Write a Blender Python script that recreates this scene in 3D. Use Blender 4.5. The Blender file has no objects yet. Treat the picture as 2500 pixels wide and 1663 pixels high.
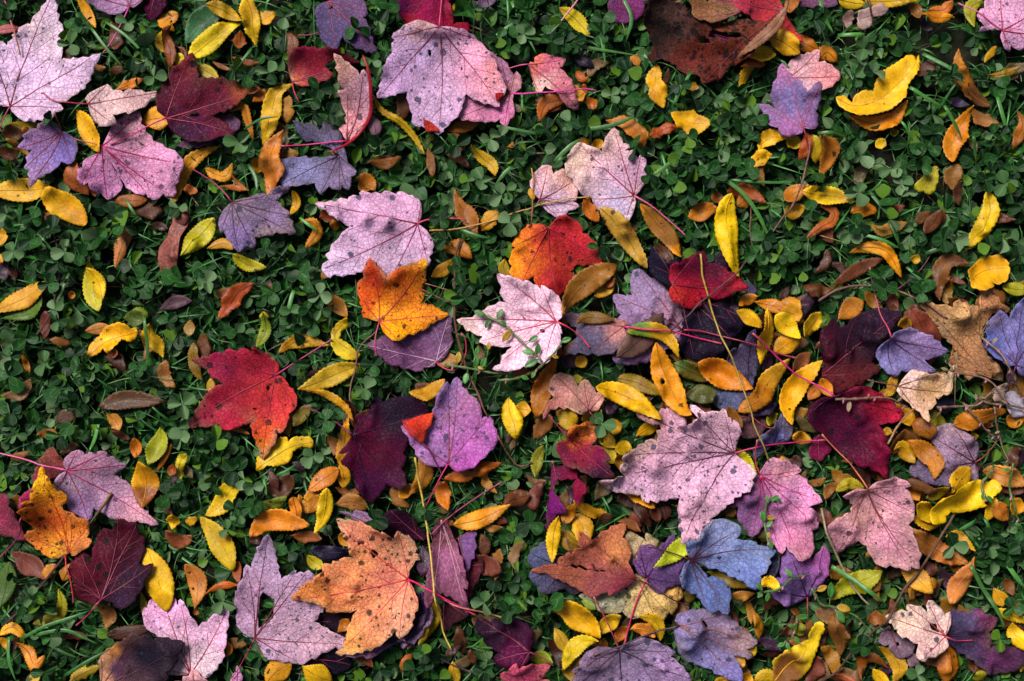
import bpy, math, random, colorsys
import numpy as np
from mathutils import Vector
from mathutils.geometry import delaunay_2d_cdt

random.seed(7); RNG = np.random.default_rng(7)
scene = bpy.context.scene
col = scene.collection
R = math.radians

# ---------------------------------------------------------------- camera, sky, sun, exposure
PX = 0.60 / 2500.0            # metres per photograph pixel at the height of the leaves
ZREF = 0.021                  # height of the leaf layer above the soil
cam_d = bpy.data.cameras.new('camera'); cam = bpy.data.objects.new('camera', cam_d); col.objects.link(cam)
cam_d.sensor_width = 36.0; cam_d.lens = 50.0; cam_d.clip_start = 0.01; cam_d.clip_end = 500.0
CAMZ = ZREF + 0.60 * 50.0 / 36.0
cam.location = (0, 0, CAMZ); cam.rotation_euler = (0, 0, 0)
scene.camera = cam

SUN_EL, SUN_AZ = 52.0, 322.0  # degrees; azimuth clockwise from the top of the picture: light from the upper left
world = bpy.data.worlds.new('World'); scene.world = world; world.use_nodes = True
wn = world.node_tree.nodes; wl = world.node_tree.links
sky = wn.new('ShaderNodeTexSky'); sky.sky_type = 'NISHITA'; sky.sun_disc = False
sky.sun_elevation = R(SUN_EL); sky.sun_rotation = R(SUN_AZ)
sky.air_density = 1.0; sky.dust_density = 4.0; sky.ozone_density = 0.6
wn['Background'].inputs['Strength'].default_value = 0.05
wl.new(sky.outputs['Color'], wn['Background'].inputs['Color'])
sun_d = bpy.data.lights.new('sun', 'SUN'); sun_d.energy = 4.2; sun_d.angle = R(24); sun_d.color = (1.0, 0.965, 0.93)
sun = bpy.data.objects.new('sun', sun_d); col.objects.link(sun)
_el, _az = R(SUN_EL), R(SUN_AZ)
_dir = Vector((math.cos(_el)*math.sin(_az), math.cos(_el)*math.cos(_az), math.sin(_el)))
sun.rotation_euler = _dir.to_track_quat('Z', 'Y').to_euler(); sun.location = _dir * 3
vs = scene.view_settings
vs.view_transform = 'Standard'; vs.look = 'None'; vs.gamma = 1.0; vs.use_curve_mapping = False
vs.exposure = 0.38
scene.cycles.max_bounces = 6; scene.cycles.diffuse_bounces = 3; scene.cycles.glossy_bounces = 2
scene.cycles.transparent_max_bounces = 4; scene.cycles.transmission_bounces = 2
scene.cycles.use_adaptive_sampling = True

# ---------------------------------------------------------------- small helpers
def lin(h):
    h = h.lstrip('#'); o = []
    for i in (0, 2, 4):
        v = int(h[i:i+2], 16)/255.0
        o.append(v/12.92 if v <= 0.04045 else ((v+0.055)/1.055)**2.4)
    return np.array(o)

VW = [0.0, 0.0, 3.92]
def V(ox, oy, s=3.92): VW[:] = [float(ox), float(oy), float(s)]
def pt(x, y): return ((VW[0] + x/VW[2] - 1250.0)*PX, -(VW[1] + y/VW[2] - 831.5)*PX)
def pts(s):
    out, tips = [], []
    for t in s.split():
        tip = t.endswith('*'); a, b = t.rstrip('*').split(',')
        out.append(pt(float(a), float(b))); tips.append(tip)
    return np.array(out), tips
def wid(w): return w/VW[2]*PX

MAPLES, LEAFS, TWIGS, BLADES, CLOVERS, WEEDS, SEEDS = [], [], [], [], [], [], []
def parse_c(c):
    parts = c.split(';'); pos, cs = [], []
    base = lin(parts[0])
    for p in parts[1:]:
        a, b, h = p.split(','); pos.append(pt(float(a), float(b))); cs.append(lin(h))
    return base, (np.array(pos) if pos else None), (np.array(cs) if cs else None)
def M(short, tail, outline, c, st=None, sc='a03050', z=3, sp=(.12, .7, .3), vc='7a2c40', hole=(), bend=0, edge=None, fold=(), rip=1.0):
    o, tips = pts(outline)
    MAPLES.append(dict(short=short, label=short+' '+tail, o=o, tips=tips, c=parse_c(c), st=pts(st)[0] if st else None, sc=lin(sc), z=z,
        sp=sp, vc=lin(vc), holes=[pts(h)[0] for h in hole], bend=bend, rip=rip,
        edge=(pts(edge[0])[0], wid(edge[1]), lin(edge[2])) if edge else None,
        fold=[(pts(f[0])[0], lin(f[1])) for f in fold], sw=wid(22)))
def L(spine, width, c, z=1, w=0, o=None, c2=None, hole=()):
    s = pts(spine)[0]; b = lin(c); p2 = None
    if c2:
        a, d, h = c2.split(','); p2 = (np.array(pt(float(a), float(d))), lin(h))
    LEAFS.append(dict(s=s, w=wid(width), c=b, hex=c, z=z, wav=w, o=pts(o)[0] if o else None, c2=p2, holes=[pts(h)[0] for h in hole]))
def T(name, label, p, w, c, ce, lift=0): TWIGS.append(dict(name=name, label=label, p=pts(p)[0], w=wid(w)*.82, c=lin(c), ce=lin(ce), lift=lift))
def GB(p, w): BLADES.append((pts(p)[0], wid(w)))
def KL(x, y, s): CLOVERS.append((np.array(pt(x, y)), wid(s)))
def KW(label, p, lv, dry=0): WEEDS.append(dict(label=label, p=pts(p)[0], lv=[(np.array(pt(a, b)), wid(s), -R(d)) for a, b, s, d in lv], dry=dry))
def S(mid, outline, c): SEEDS.append((pts(mid)[0], pts(outline)[0], lin(c)))

# ---------------------------------------------------------------- materials
def new_mat(name):
    m = bpy.data.materials.new(name); m.use_nodes = True
    nt = m.node_tree; nt.nodes.clear()
    return m, nt
def nd(nt, t, **kw):
    n = nt.nodes.new(t)
    for k, v in kw.items(): setattr(n, k, v)
    return n
def mth(nt, op, a, b=None, clamp=False):
    n = nt.nodes.new('ShaderNodeMath'); n.operation = op; n.use_clamp = clamp
    for i, v in enumerate((a, b)):
        if v is None: continue
        if hasattr(v, 'links'): nt.links.new(v, n.inputs[i])
        else: n.inputs[i].default_value = v
    return n.outputs[0]
def mixc(nt, mode, f, a, b):
    n = nt.nodes.new('ShaderNodeMix'); n.data_type = 'RGBA'; n.blend_type = mode
    for s, v in ((0, f), (6, a), (7, b)):
        if hasattr(v, 'links'): nt.links.new(v, n.inputs[s])
        else: n.inputs[s].default_value = v if s == 0 else (*v, 1.0)[:4]
    return n.outputs[2]
def ramp(nt, v, a, b, lo=0.0, hi=1.0):
    n = nt.nodes.new('ShaderNodeMapRange'); n.inputs[1].default_value = a; n.inputs[2].default_value = b
    n.inputs[3].default_value = lo; n.inputs[4].default_value = hi; n.clamp = True
    nt.links.new(v, n.inputs[0]); return n.outputs[0]
def attr(nt, name): return nd(nt, 'ShaderNodeAttribute', attribute_name=name)

def leaf_material(name, rough, spec, netscale, netdark, bump, transl):
    m, nt = new_mat(name); lk = nt.links.new
    c = attr(nt, 'Col'); lc = attr(nt, 'lc'); pr = attr(nt, 'prm')
    sep = nd(nt, 'ShaderNodeSeparateColor'); lk(pr.outputs['Color'], sep.inputs[0])
    dens, size, blue = sep.outputs[0], sep.outputs[1], sep.outputs[2]
    n1 = nd(nt, 'ShaderNodeTexNoise'); lk(lc.outputs['Vector'], n1.inputs['Vector']); n1.inputs['Scale'].default_value = 130; n1.inputs['Detail'].default_value = 5; n1.inputs['Roughness'].default_value = .65
    n2 = nd(nt, 'ShaderNodeTexNoise'); lk(lc.outputs['Vector'], n2.inputs['Vector']); n2.inputs['Scale'].default_value = 620; n2.inputs['Detail'].default_value = 5
    v1 = nd(nt, 'ShaderNodeTexVoronoi', feature='DISTANCE_TO_EDGE'); v1.inputs['Scale'].default_value = netscale
    # veinlet net, slightly distorted
    dis = nd(nt, 'ShaderNodeVectorMath', operation='MULTIPLY_ADD'); lk(n2.outputs['Color'], dis.inputs[0]); dis.inputs[1].default_value = (.0022,)*3; lk(lc.outputs['Vector'], dis.inputs[2])
    lk(dis.outputs[0], v1.inputs['Vector'])
    net = ramp(nt, v1.outputs['Distance'], 0.02, 0.12, 1.0, 0.0)
    base = mixc(nt, 'MULTIPLY', 1.0, c.outputs['Color'], (1, 1, 1))
    mot = ramp(nt, n1.outputs['Fac'], .28, .72, .62, 1.28)
    mc = nd(nt, 'ShaderNodeCombineColor')
    for i in range(3): lk(mot, mc.inputs[i])
    base = mixc(nt, 'MULTIPLY', 1.0, base, mc.outputs[0])
    fine = ramp(nt, n2.outputs['Fac'], .3, .7, .86, 1.14); fc = nd(nt, 'ShaderNodeCombineColor')
    for i in range(3): lk(fine, fc.inputs[i])
    base = mixc(nt, 'MULTIPLY', 1.0, base, fc.outputs[0])
    dark = mixc(nt, 'MULTIPLY', 1.0, base, (.45, .3, .35))
    base = mixc(nt, 'MIX', mth(nt, 'MULTIPLY', net, netdark), base, dark)
    # spots: small round marks, clustered
    sm = None
    for sc, off in ((210, .0), (430, 3.1)):
        mp = nd(nt, 'ShaderNodeVectorMath', operation='ADD'); lk(dis.outputs[0], mp.inputs[0]); mp.inputs[1].default_value = (off, off*.7, off*.3)
        vo = nd(nt, 'ShaderNodeTexVoronoi'); vo.inputs['Scale'].default_value = sc; lk(mp.outputs[0], vo.inputs['Vector'])
        sv = nd(nt, 'ShaderNodeSeparateColor'); lk(vo.outputs['Color'], sv.inputs[0])
        cl = nd(nt, 'ShaderNodeTexNoise'); cl.inputs['Scale'].default_value = 55; lk(mp.outputs[0], cl.inputs['Vector'])
        thr = mth(nt, 'MULTIPLY', mth(nt, 'MULTIPLY', dens, 1.0), ramp(nt, cl.outputs['Fac'], .36, .6, .3, 1.1))
        pick = mth(nt, 'LESS_THAN', sv.outputs[0], thr)
        rad = mth(nt, 'ADD', mth(nt, 'MULTIPLY', mth(nt, 'POWER', sv.outputs[1], 3.5), mth(nt, 'MULTIPLY', size, .32)), .15)
        ed = mth(nt, 'SUBTRACT', rad, vo.outputs['Distance'])
        s1 = mth(nt, 'MULTIPLY', pick, ramp(nt, ed, -.03, .07))
        sm = s1 if sm is None else mth(nt, 'MAXIMUM', sm, s1)
    scol = mixc(nt, 'MIX', blue, (.008, .006, .007), (.036, .046, .085))
    base = mixc(nt, 'MIX', mth(nt, 'MULTIPLY', sm, .86), base, scol)
    bs = nd(nt, 'ShaderNodeBsdfPrincipled'); lk(base, bs.inputs['Base Color'])
    lk(ramp(nt, n1.outputs['Fac'], .3, .7, rough-.1, rough+.14), bs.inputs['Roughness']); bs.inputs['Specular IOR Level'].default_value = spec
    h = mth(nt, 'ADD', mth(nt, 'MULTIPLY', net, -.5), mth(nt, 'MULTIPLY', n1.outputs['Fac'], 1.6))
    bp = nd(nt, 'ShaderNodeBump'); bp.inputs['Strength'].default_value = bump; bp.inputs['Distance'].default_value = .0006; lk(h, bp.inputs['Height']); lk(bp.outputs[0], bs.inputs['Normal'])
    tr = nd(nt, 'ShaderNodeBsdfTranslucent'); lk(base, tr.inputs['Color'])
    mx = nd(nt, 'ShaderNodeMixShader'); mx.inputs[0].default_value = transl; lk(bs.outputs[0], mx.inputs[1]); lk(tr.outputs[0], mx.inputs[2])
    out = nd(nt, 'ShaderNodeOutputMaterial'); lk(mx.outputs[0], out.inputs['Surface'])
    return m
MAT_MAPLE = leaf_material('maple_blade', .56, .10, 420, .38, .75, .10)
MAT_NARROW = leaf_material('narrow_leaf_blade', .44, .3, 520, .16, .32, .16)

def attr_material(name, rough, spec, nscale=700, namp=.35):
    m, nt = new_mat(name); lk = nt.links.new
    c = attr(nt, 'Col'); tc = nd(nt, 'ShaderNodeTexCoord')
    n1 = nd(nt, 'ShaderNodeTexNoise'); lk(tc.outputs['Object'], n1.inputs['Vector']); n1.inputs['Scale'].default_value = nscale; n1.inputs['Detail'].default_value = 4
    f = ramp(nt, n1.outputs['Fac'], .3, .7, 1-namp, 1+namp); cc = nd(nt, 'ShaderNodeCombineColor')
    for i in range(3): lk(f, cc.inputs[i])
    base = mixc(nt, 'MULTIPLY', 1.0, c.outputs['Color'], cc.outputs[0])
    bs = nd(nt, 'ShaderNodeBsdfPrincipled'); lk(base, bs.inputs['Base Color']); bs.inputs['Roughness'].default_value = rough; bs.inputs['Specular IOR Level'].default_value = spec
    bp = nd(nt, 'ShaderNodeBump'); bp.inputs['Strength'].default_value = .5; bp.inputs['Distance'].default_value = .0004; lk(n1.outputs['Fac'], bp.inputs['Height']); lk(bp.outputs[0], bs.inputs['Normal'])
    out = nd(nt, 'ShaderNodeOutputMaterial'); lk(bs.outputs[0], out.inputs['Surface'])
    return m
MAT_STEM = attr_material('stalk_and_vein', .42, .4)
MAT_TWIG = attr_material('twig_bark', .6, .3, 500, .5)

def clover_material():
    m, nt = new_mat('clover_leaflet'); lk = nt.links.new
    a = attr(nt, 'lc'); s = nd(nt, 'ShaderNodeSeparateXYZ'); lk(a.outputs['Vector'], s.inputs[0])
    u, v, r = s.outputs
    au = mth(nt, 'ABSOLUTE', u)
    # r: 0..1 per leaflet; >.74 shows the pale ribbed underside
    r2 = mth(nt, 'FRACT', mth(nt, 'MULTIPLY', r, 17.31)); r3 = mth(nt, 'FRACT', mth(nt, 'MULTIPLY', r, 41.7))
    dk = mixc(nt, 'MIX', mth(nt, 'POWER', r2, 1.8), (.0018, .0120, .0026), (.020, .096, .012))
    dk = mixc(nt, 'MIX', mth(nt, 'MULTIPLY', r3, .45), dk, (.0024, .019, .0085))
    dk = mixc(nt, 'MIX', mth(nt, 'GREATER_THAN', r3, .90), dk, (.07, .15, .010))
    edge = ramp(nt, au, .86, .97)
    dk = mixc(nt, 'MIX', mth(nt, 'MULTIPLY', edge, .5), dk, (.05, .13, .04))
    pale = mixc(nt, 'MIX', r2, (.050, .115, .034), (.125, .205, .092))
    st = nd(nt, 'ShaderNodeMath', operation='SINE'); lk(mth(nt, 'MULTIPLY', mth(nt, 'SUBTRACT', v, mth(nt, 'MULTIPLY', au, .55)), 62), st.inputs[0])
    strip = ramp(nt, st.outputs[0], .1, .9)
    pale = mixc(nt, 'MIX', mth(nt, 'MULTIPLY', strip, .6), pale, (.022, .060, .022))
    dk = mixc(nt, 'MIX', mth(nt, 'MULTIPLY', strip, .18), dk, (.03, .09, .025))
    chev = mth(nt, 'ABSOLUTE', mth(nt, 'SUBTRACT', v, mth(nt, 'ADD', .62, mth(nt, 'MULTIPLY', au, -.5))))
    chm = mth(nt, 'MULTIPLY', ramp(nt, chev, .02, .075, 1, 0), mth(nt, 'GREATER_THAN', r2, .55))
    mid = ramp(nt, au, .02, .07, 1, 0)
    nz = nd(nt, 'ShaderNodeTexNoise'); lk(a.outputs['Vector'], nz.inputs['Vector']); nz.inputs['Scale'].default_value = 6; nz.inputs['Detail'].default_value = 4
    chm = mth(nt, 'MULTIPLY', chm, ramp(nt, nz.outputs['Fac'], .4, .6))
    dk = mixc(nt, 'MIX', mth(nt, 'MULTIPLY', chm, .55), dk, (.10, .19, .085))
    dk = mixc(nt, 'MIX', mth(nt, 'MULTIPLY', mid, .3), dk, (.06, .14, .045))
    c = mixc(nt, 'MIX', mth(nt, 'GREATER_THAN', r, .80), dk, pale)
    brown = mth(nt, 'MULTIPLY', ramp(nt, nz.outputs['Fac'], .62, .7), mth(nt, 'GREATER_THAN', r3, .6))
    c = mixc(nt, 'MIX', mth(nt, 'MULTIPLY', brown, .6), c, (.10, .075, .03))
    bs = nd(nt, 'ShaderNodeBsdfPrincipled'); lk(c, bs.inputs['Base Color'])
    bs.inputs['Roughness'].default_value = .38; bs.inputs['Specular IOR Level'].default_value = .14
    bp = nd(nt, 'ShaderNodeBump'); bp.inputs['Strength'].default_value = .35; bp.inputs['Distance'].default_value = .0004
    lk(mth(nt, 'ADD', strip, mth(nt, 'MULTIPLY', mid, -2)), bp.inputs['Height']); lk(bp.outputs[0], bs.inputs['Normal'])
    tr = nd(nt, 'ShaderNodeBsdfTranslucent'); lk(c, tr.inputs['Color'])
    mx = nd(nt, 'ShaderNodeMixShader'); mx.inputs[0].default_value = .06; lk(bs.outputs[0], mx.inputs[1]); lk(tr.outputs[0], mx.inputs[2])
    out = nd(nt, 'ShaderNodeOutputMaterial'); lk(mx.outputs[0], out.inputs['Surface'])
    return m
MAT_CLOVER = clover_material()

def soil_material():
    m, nt = new_mat('soil'); lk = nt.links.new
    tc = nd(nt, 'ShaderNodeTexCoord')
    n1 = nd(nt, 'ShaderNodeTexNoise'); lk(tc.outputs['Object'], n1.inputs['Vector']); n1.inputs['Scale'].default_value = 160; n1.inputs['Detail'].default_value = 8; n1.inputs['Roughness'].default_value = .7
    n2 = nd(nt, 'ShaderNodeTexNoise'); lk(tc.outputs['Object'], n2.inputs['Vector']); n2.inputs['Scale'].default_value = 9; n2.inputs['Detail'].default_value = 5
    c = mixc(nt, 'MIX', ramp(nt, n1.outputs['Fac'], .3, .7), (.010, .007, .006), (.034, .024, .019))
    c = mixc(nt, 'MIX', mth(nt, 'MULTIPLY', ramp(nt, n2.outputs['Fac'], .38, .6), .55), c, (.014, .024, .010))
    bs = nd(nt, 'ShaderNodeBsdfPrincipled'); lk(c, bs.inputs['Base Color']); bs.inputs['Roughness'].default_value = .9; bs.inputs['Specular IOR Level'].default_value = .2
    bp = nd(nt, 'ShaderNodeBump'); bp.inputs['Strength'].default_value = 1.0; bp.inputs['Distance'].default_value = .003; lk(n1.outputs['Fac'], bp.inputs['Height']); lk(bp.outputs[0], bs.inputs['Normal'])
    out = nd(nt, 'ShaderNodeOutputMaterial'); lk(bs.outputs[0], out.inputs['Surface'])
    return m
MAT_SOIL = soil_material()

# ---------------------------------------------------------------- object helpers
def make_mesh(name, v, f, mat, cols=None, lc=None, prm=None, smooth=True):
    me = bpy.data.meshes.new(name)
    v = np.asarray(v, dtype=np.float32)
    if isinstance(f, np.ndarray):
        nf, k = f.shape
        me.vertices.add(len(v)); me.vertices.foreach_set('co', v.ravel())
        me.loops.add(nf*k); me.loops.foreach_set('vertex_index', f.astype(np.int32).ravel())
        me.polygons.add(nf); me.polygons.foreach_set('loop_start', np.arange(0, nf*k, k, dtype=np.int32)); me.polygons.foreach_set('loop_total', np.full(nf, k, dtype=np.int32))
        me.update(calc_edges=True)
    else:
        me.from_pydata(v.tolist(), [], f); me.update()
    n = len(v)
    if cols is not None:
        a = me.attributes.new('Col', 'FLOAT_COLOR', 'POINT'); cc = np.ones((n, 4), np.float32); cc[:, :3] = cols; a.data.foreach_set('color', cc.ravel())
    if lc is not None:
        a = me.attributes.new('lc', 'FLOAT_VECTOR', 'POINT'); a.data.foreach_set('vector', np.ascontiguousarray(lc, dtype=np.float32).ravel())
    if prm is not None:
        a = me.attributes.new('prm', 'FLOAT_COLOR', 'POINT'); pp = np.ones((n, 4), np.float32); pp[:, :3] = prm; a.data.foreach_set('color', pp.ravel())
    if smooth: me.polygons.foreach_set('use_smooth', np.ones(len(me.polygons), dtype=bool))
    me.materials.append(mat)
    return me
def link(name, data, parent=None, loc=(0, 0, 0)):
    o = bpy.data.objects.new(name, data); col.objects.link(o); o.location = loc
    if parent is not None: o.parent = parent
    return o
def tag(o, label=None, cat=None, group=None, kind=None):
    if label: o['label'] = label
    if cat: o['category'] = cat
    if group: o['group'] = group
    if kind: o['kind'] = kind
    return o

def in_poly(P, poly):
    x, y = P[:, 0], P[:, 1]; ins = np.zeros(len(P), bool); n = len(poly); j = n-1
    for i in range(n):
        xi, yi = poly[i]; xj, yj = poly[j]
        if yi != yj:
            c = ((yi > y) != (yj > y)) & (x < (xj-xi)*(y-yi)/(yj-yi)+xi)
            ins ^= c
        j = i
    return ins
def seg_dist(P, A, B):
    d = B-A; L2 = (d**2).sum() + 1e-18
    t = np.clip(((P-A)@d)/L2, 0, 1)
    return np.sqrt(((P - (A+t[:, None]*d))**2).sum(1))
def poly_dist(P, poly):
    r = np.full(len(P), 9.0)
    for i in range(len(poly)): r = np.minimum(r, seg_dist(P, poly[i-1], poly[i]))
    return r
def catmull(p, n):
    p = np.asarray(p); 
    if len(p) == 2: return p[0] + np.linspace(0, 1, n)[:, None]*(p[1]-p[0])
    q = np.vstack([2*p[0]-p[1], p, 2*p[-1]-p[-2]]); m = len(p)-1
    sl = np.linalg.norm(np.diff(p, axis=0)[:, :2], axis=1); cum = np.concatenate([[0], np.cumsum(sl)])
    out = []
    for t in np.linspace(0, cum[-1], n):
        i = min(int(np.searchsorted(cum, t, 'right'))-1, m-1); u = (t-cum[i])/(sl[i]+1e-12)
        a, b, c, d = q[i], q[i+1], q[i+2], q[i+3]
        out.append(.5*((2*b)+(-a+c)*u+(2*a-5*b+4*c-d)*u*u+(-a+3*b-3*c+d)*u**3))
    return np.array(out)

# smooth value noise over the plane
_NZ = RNG.random((64, 64))
def vnoise(P, scale, off=(0, 0)):
    q = P/scale + np.array(off); i = np.floor(q).astype(int); f = q-i; f = f*f*(3-2*f)
    a = _NZ[i[:, 0] % 64, i[:, 1] % 64]; b = _NZ[(i[:, 0]+1) % 64, i[:, 1] % 64]; c = _NZ[i[:, 0] % 64, (i[:, 1]+1) % 64]; d = _NZ[(i[:, 0]+1) % 64, (i[:, 1]+1) % 64]
    return (a*(1-f[:, 0])+b*f[:, 0])*(1-f[:, 1]) + (c*(1-f[:, 0])+d*f[:, 0])*f[:, 1]

# ---------------------------------------------------------------- height field on which the leaves come to rest (1 mm cells)
CS = 0.001; GX0, GY0, GW, GH = -0.40, -0.30, 800, 600
gx = GX0 + (np.arange(GW)+.5)*CS; gy = GY0 + (np.arange(GH)+.5)*CS
_gp = np.stack(np.meshgrid(gx, gy, indexing='ij'), -1).reshape(-1, 2)
H = (0.0135 + .006*vnoise(_gp, .035) + .003*vnoise(_gp, .014, (7, 3))).reshape(GW, GH)
TOPC = np.zeros((GW, GH), bool)              # cell covered by a leaf
LOW = np.full((GW, GH), 9.0)                 # underside of the lowest leaf over the cell
def cell(P): return np.clip(((P[:, 0]-GX0)/CS).astype(int), 0, GW-1), np.clip(((P[:, 1]-GY0)/CS).astype(int), 0, GH-1)
def dilate(A, r):
    B = A.copy()
    for k in range(1, r+1):
        B[k:] = np.maximum(B[k:], A[:-k]); B[:-k] = np.maximum(B[:-k], A[k:])
    C = B.copy()
    for k in range(1, r+1):
        C[:, k:] = np.maximum(C[:, k:], B[:, :-k]); C[:, :-k] = np.maximum(C[:, :-k], B[:, k:])
    return C
def boxblur(A, r):
    for ax in (0, 1):
        B = np.pad(A, [(r+1, r) if i == ax else (0, 0) for i in (0, 1)], mode='edge'); c = np.cumsum(B, axis=ax)
        A = (np.take(c, range(2*r+1, c.shape[ax]), ax) - np.take(c, range(0, c.shape[ax]-2*r-1), ax))/(2*r+1)
    return A

def serrate(poly, step, amp, rng, free=0.0, base=None):
    """add teeth between the read-off outline points"""
    out = []; n = len(poly)
    area = 0.5*np.sum(poly[:, 0]*np.roll(poly[:, 1], -1)-np.roll(poly[:, 0], -1)*poly[:, 1]); sg = 1 if area > 0 else -1
    sharp = []
    for i in range(n):
        e1 = poly[i-1]-poly[i]; e2 = poly[(i+1) % n]-poly[i]; sharp.append(float(e1@e2)/(np.linalg.norm(e1)*np.linalg.norm(e2)+1e-12) > .2)
    for i in range(n):
        a, b = poly[i], poly[(i+1) % n]; d = b-a; Ls = np.linalg.norm(d)
        out.append(a)
        if Ls < 1e-6: continue
        nrm = np.array([d[1], -d[0]])/Ls*sg
        k = int(round(Ls/step))
        near = base is not None and min(np.linalg.norm(a-base), np.linalg.norm(b-base)) < free
        if near or k < 1:
            if Ls > .003: out.append((a+b)/2 + nrm*Ls*.03)
            continue
        for j in range(k):
            t0 = (j+.62+.15*(rng.random()-.5))/k; t1 = (j+1.0)/k
            bul = Ls*.018
            am = amp*(.55+.9*rng.random())*min(1.0, .35+(t0*Ls)/.007 if sharp[i] else 1.0, .35+((1-t0)*Ls)/.007 if sharp[(i+1) % n] else 1.0)
            out.append(a+d*t0 + nrm*(am+bul*4*t0*(1-t0)))
            if j < k-1: out.append(a+d*min(t1-.12/k, .97) + nrm*(-am*.35+bul*4*t1*(1-t1)))
    return np.array(out)

def triangulate(poly, holes, sp, rng):
    lo, hi = poly.min(0), poly.max(0)
    xs = np.arange(lo[0], hi[0]+sp, sp); ys = np.arange(lo[1], hi[1]+sp, sp*.87)
    P = np.array([(x + (sp/2 if j % 2 else 0), y) for j, y in enumerate(ys) for x in xs]); P = P + (rng.random(P.shape)-.5)*sp*.35
    P = P[in_poly(P, poly)]
    P = P[poly_dist(P, poly) > sp*.42] if len(P) else P
    vin = [Vector(p) for p in poly]; n = len(poly); faces = [list(range(n))]; edges = []
    hp = []
    for h in holes:
        jag = []
        for i in range(len(h)):
            a, b = h[i-1], h[i]; jag.append(a); jag.append((a+b)/2 + (rng.random(2)-.5)*.0007)
        hh = np.array(jag); hp.append(hh)
        P = P[~in_poly(P, hh)]; P = P[poly_dist(P, hh) > sp*.35]
    for hh in hp:
        s = len(vin); vin += [Vector(p) for p in hh]; edges += [(s+i, s+(i+1) % len(hh)) for i in range(len(hh))]
    vin += [Vector(p) for p in P]
    r = delaunay_2d_cdt(vin, edges, faces, 1, 1e-7)
    vo = np.array([tuple(v) for v in r[0]]); fo = np.array([f for f in r[2] if len(f) == 3])
    cen = vo[fo].mean(1); keep = in_poly(cen, poly)
    for hh in hp: keep &= ~in_poly(cen, hh)
    fo = fo[keep]
    d = vo[fo]; ar = (d[:, 1, 0]-d[:, 0, 0])*(d[:, 2, 1]-d[:, 0, 1])-(d[:, 1, 1]-d[:, 0, 1])*(d[:, 2, 0]-d[:, 0, 0])
    fo[ar < 0] = fo[ar < 0][:, ::-1]; fo = fo[np.abs(ar) > 1e-12]
    used = np.unique(fo); mp = -np.ones(len(vo), int); mp[used] = np.arange(len(used))
    return vo[used], mp[fo], hp

class Rest:
    """lays a flat outline on what is already there and remembers its height"""
    def __init__(self, poly, holes, shape, blur=6):
        lo, hi = poly.min(0), poly.max(0); pad = .014
        self.i0 = max(int((lo[0]-pad-GX0)/CS), 0); self.i1 = min(int((hi[0]+pad-GX0)/CS)+1, GW)
        self.j0 = max(int((lo[1]-pad-GY0)/CS), 0); self.j1 = min(int((hi[1]+pad-GY0)/CS)+1, GH)
        X, Y = np.meshgrid(gx[self.i0:self.i1], gy[self.j0:self.j1], indexing='ij'); P = np.stack([X.ravel(), Y.ravel()], 1)
        mask = in_poly(P, poly)
        mask = mask.reshape(X.shape); m2 = dilate(mask, 1)
        h = H[self.i0:self.i1, self.j0:self.j1]
        hm = np.where(dilate(mask, 3), h, h.min() if not mask.any() else np.median(h[mask]))
        top = dilate(hm, 2); z = boxblur(boxblur(top, blur), blur)
        z = np.maximum(z, dilate(h, 1)+.0002); z = boxblur(z, 1)
        sh = shape(P).reshape(X.shape); sh = sh-(sh[mask].min() if mask.any() else 0)
        z = np.maximum(z + sh, dilate(h, 1)+.0003) + .0006
        self.z = z
        hol = np.zeros_like(mask)
        for hh in holes: hol |= in_poly(P, hh).reshape(X.shape)
        m3 = m2 & ~hol
        H[self.i0:self.i1, self.j0:self.j1] = np.where(m3, np.maximum(h, z+.0003), h)
        mk = mask & ~hol
        TOPC[self.i0:self.i1, self.j0:self.j1] |= mk
        LW = LOW[self.i0:self.i1, self.j0:self.j1]; LOW[self.i0:self.i1, self.j0:self.j1] = np.where(m3, np.minimum(LW, z-.0004), LW)
    def at(self, P):
        x = (P[:, 0]-GX0)/CS-.5-self.i0; y = (P[:, 1]-GY0)/CS-.5-self.j0
        x = np.clip(x, 0, self.z.shape[0]-1.001); y = np.clip(y, 0, self.z.shape[1]-1.001); i = x.astype(int); j = y.astype(int); f = x-i; g = y-j; Z = self.z
        return (Z[i, j]*(1-f)+Z[i+1, j]*f)*(1-g)+(Z[i, j+1]*(1-f)+Z[i+1, j+1]*f)*g

def tube(P, rad, sides=6, flat=1.0):
    """closed tapered tube along 3D points"""
    P = np.asarray(P, float); n = len(P); rad = np.broadcast_to(rad, (n,))
    T = np.gradient(P, axis=0); T /= np.linalg.norm(T, axis=1)[:, None]+1e-12
    up = np.array([0, 0, 1.0]); Sd = np.cross(T, up); ln = np.linalg.norm(Sd, axis=1); Sd[ln < 1e-5] = (1, 0, 0); Sd /= np.linalg.norm(Sd, axis=1)[:, None]
    U = np.cross(Sd, T)
    ang = np.arange(sides)/sides*2*math.pi
    V_ = (P[:, None] + rad[:, None, None]*(np.cos(ang)[None, :, None]*Sd[:, None] + flat*np.sin(ang)[None, :, None]*U[:, None])).reshape(-1, 3)
    F = []
    for i in range(n-1):
        for k in range(sides):
            a = i*sides+k; b = i*sides+(k+1) % sides; F.append((a, b, b+sides, a+sides))
    F.append(tuple(range(sides))[::-1]); F.append(tuple((n-1)*sides+k for k in range(sides)))
    return V_, F
def merge(parts):
    vs_, fs, cs, o = [], [], [], 0
    for v, f, c in parts:
        vs_.append(v); fs += [tuple(i+o for i in q) for q in f]; cs.append(np.broadcast_to(c, (len(v), 3))); o += len(v)
    return np.vstack(vs_), fs, np.vstack(cs)
def solidify(o, t):
    m = o.modifiers.new('thickness', 'SOLIDIFY'); m.thickness = t; m.offset = -1.0
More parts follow.
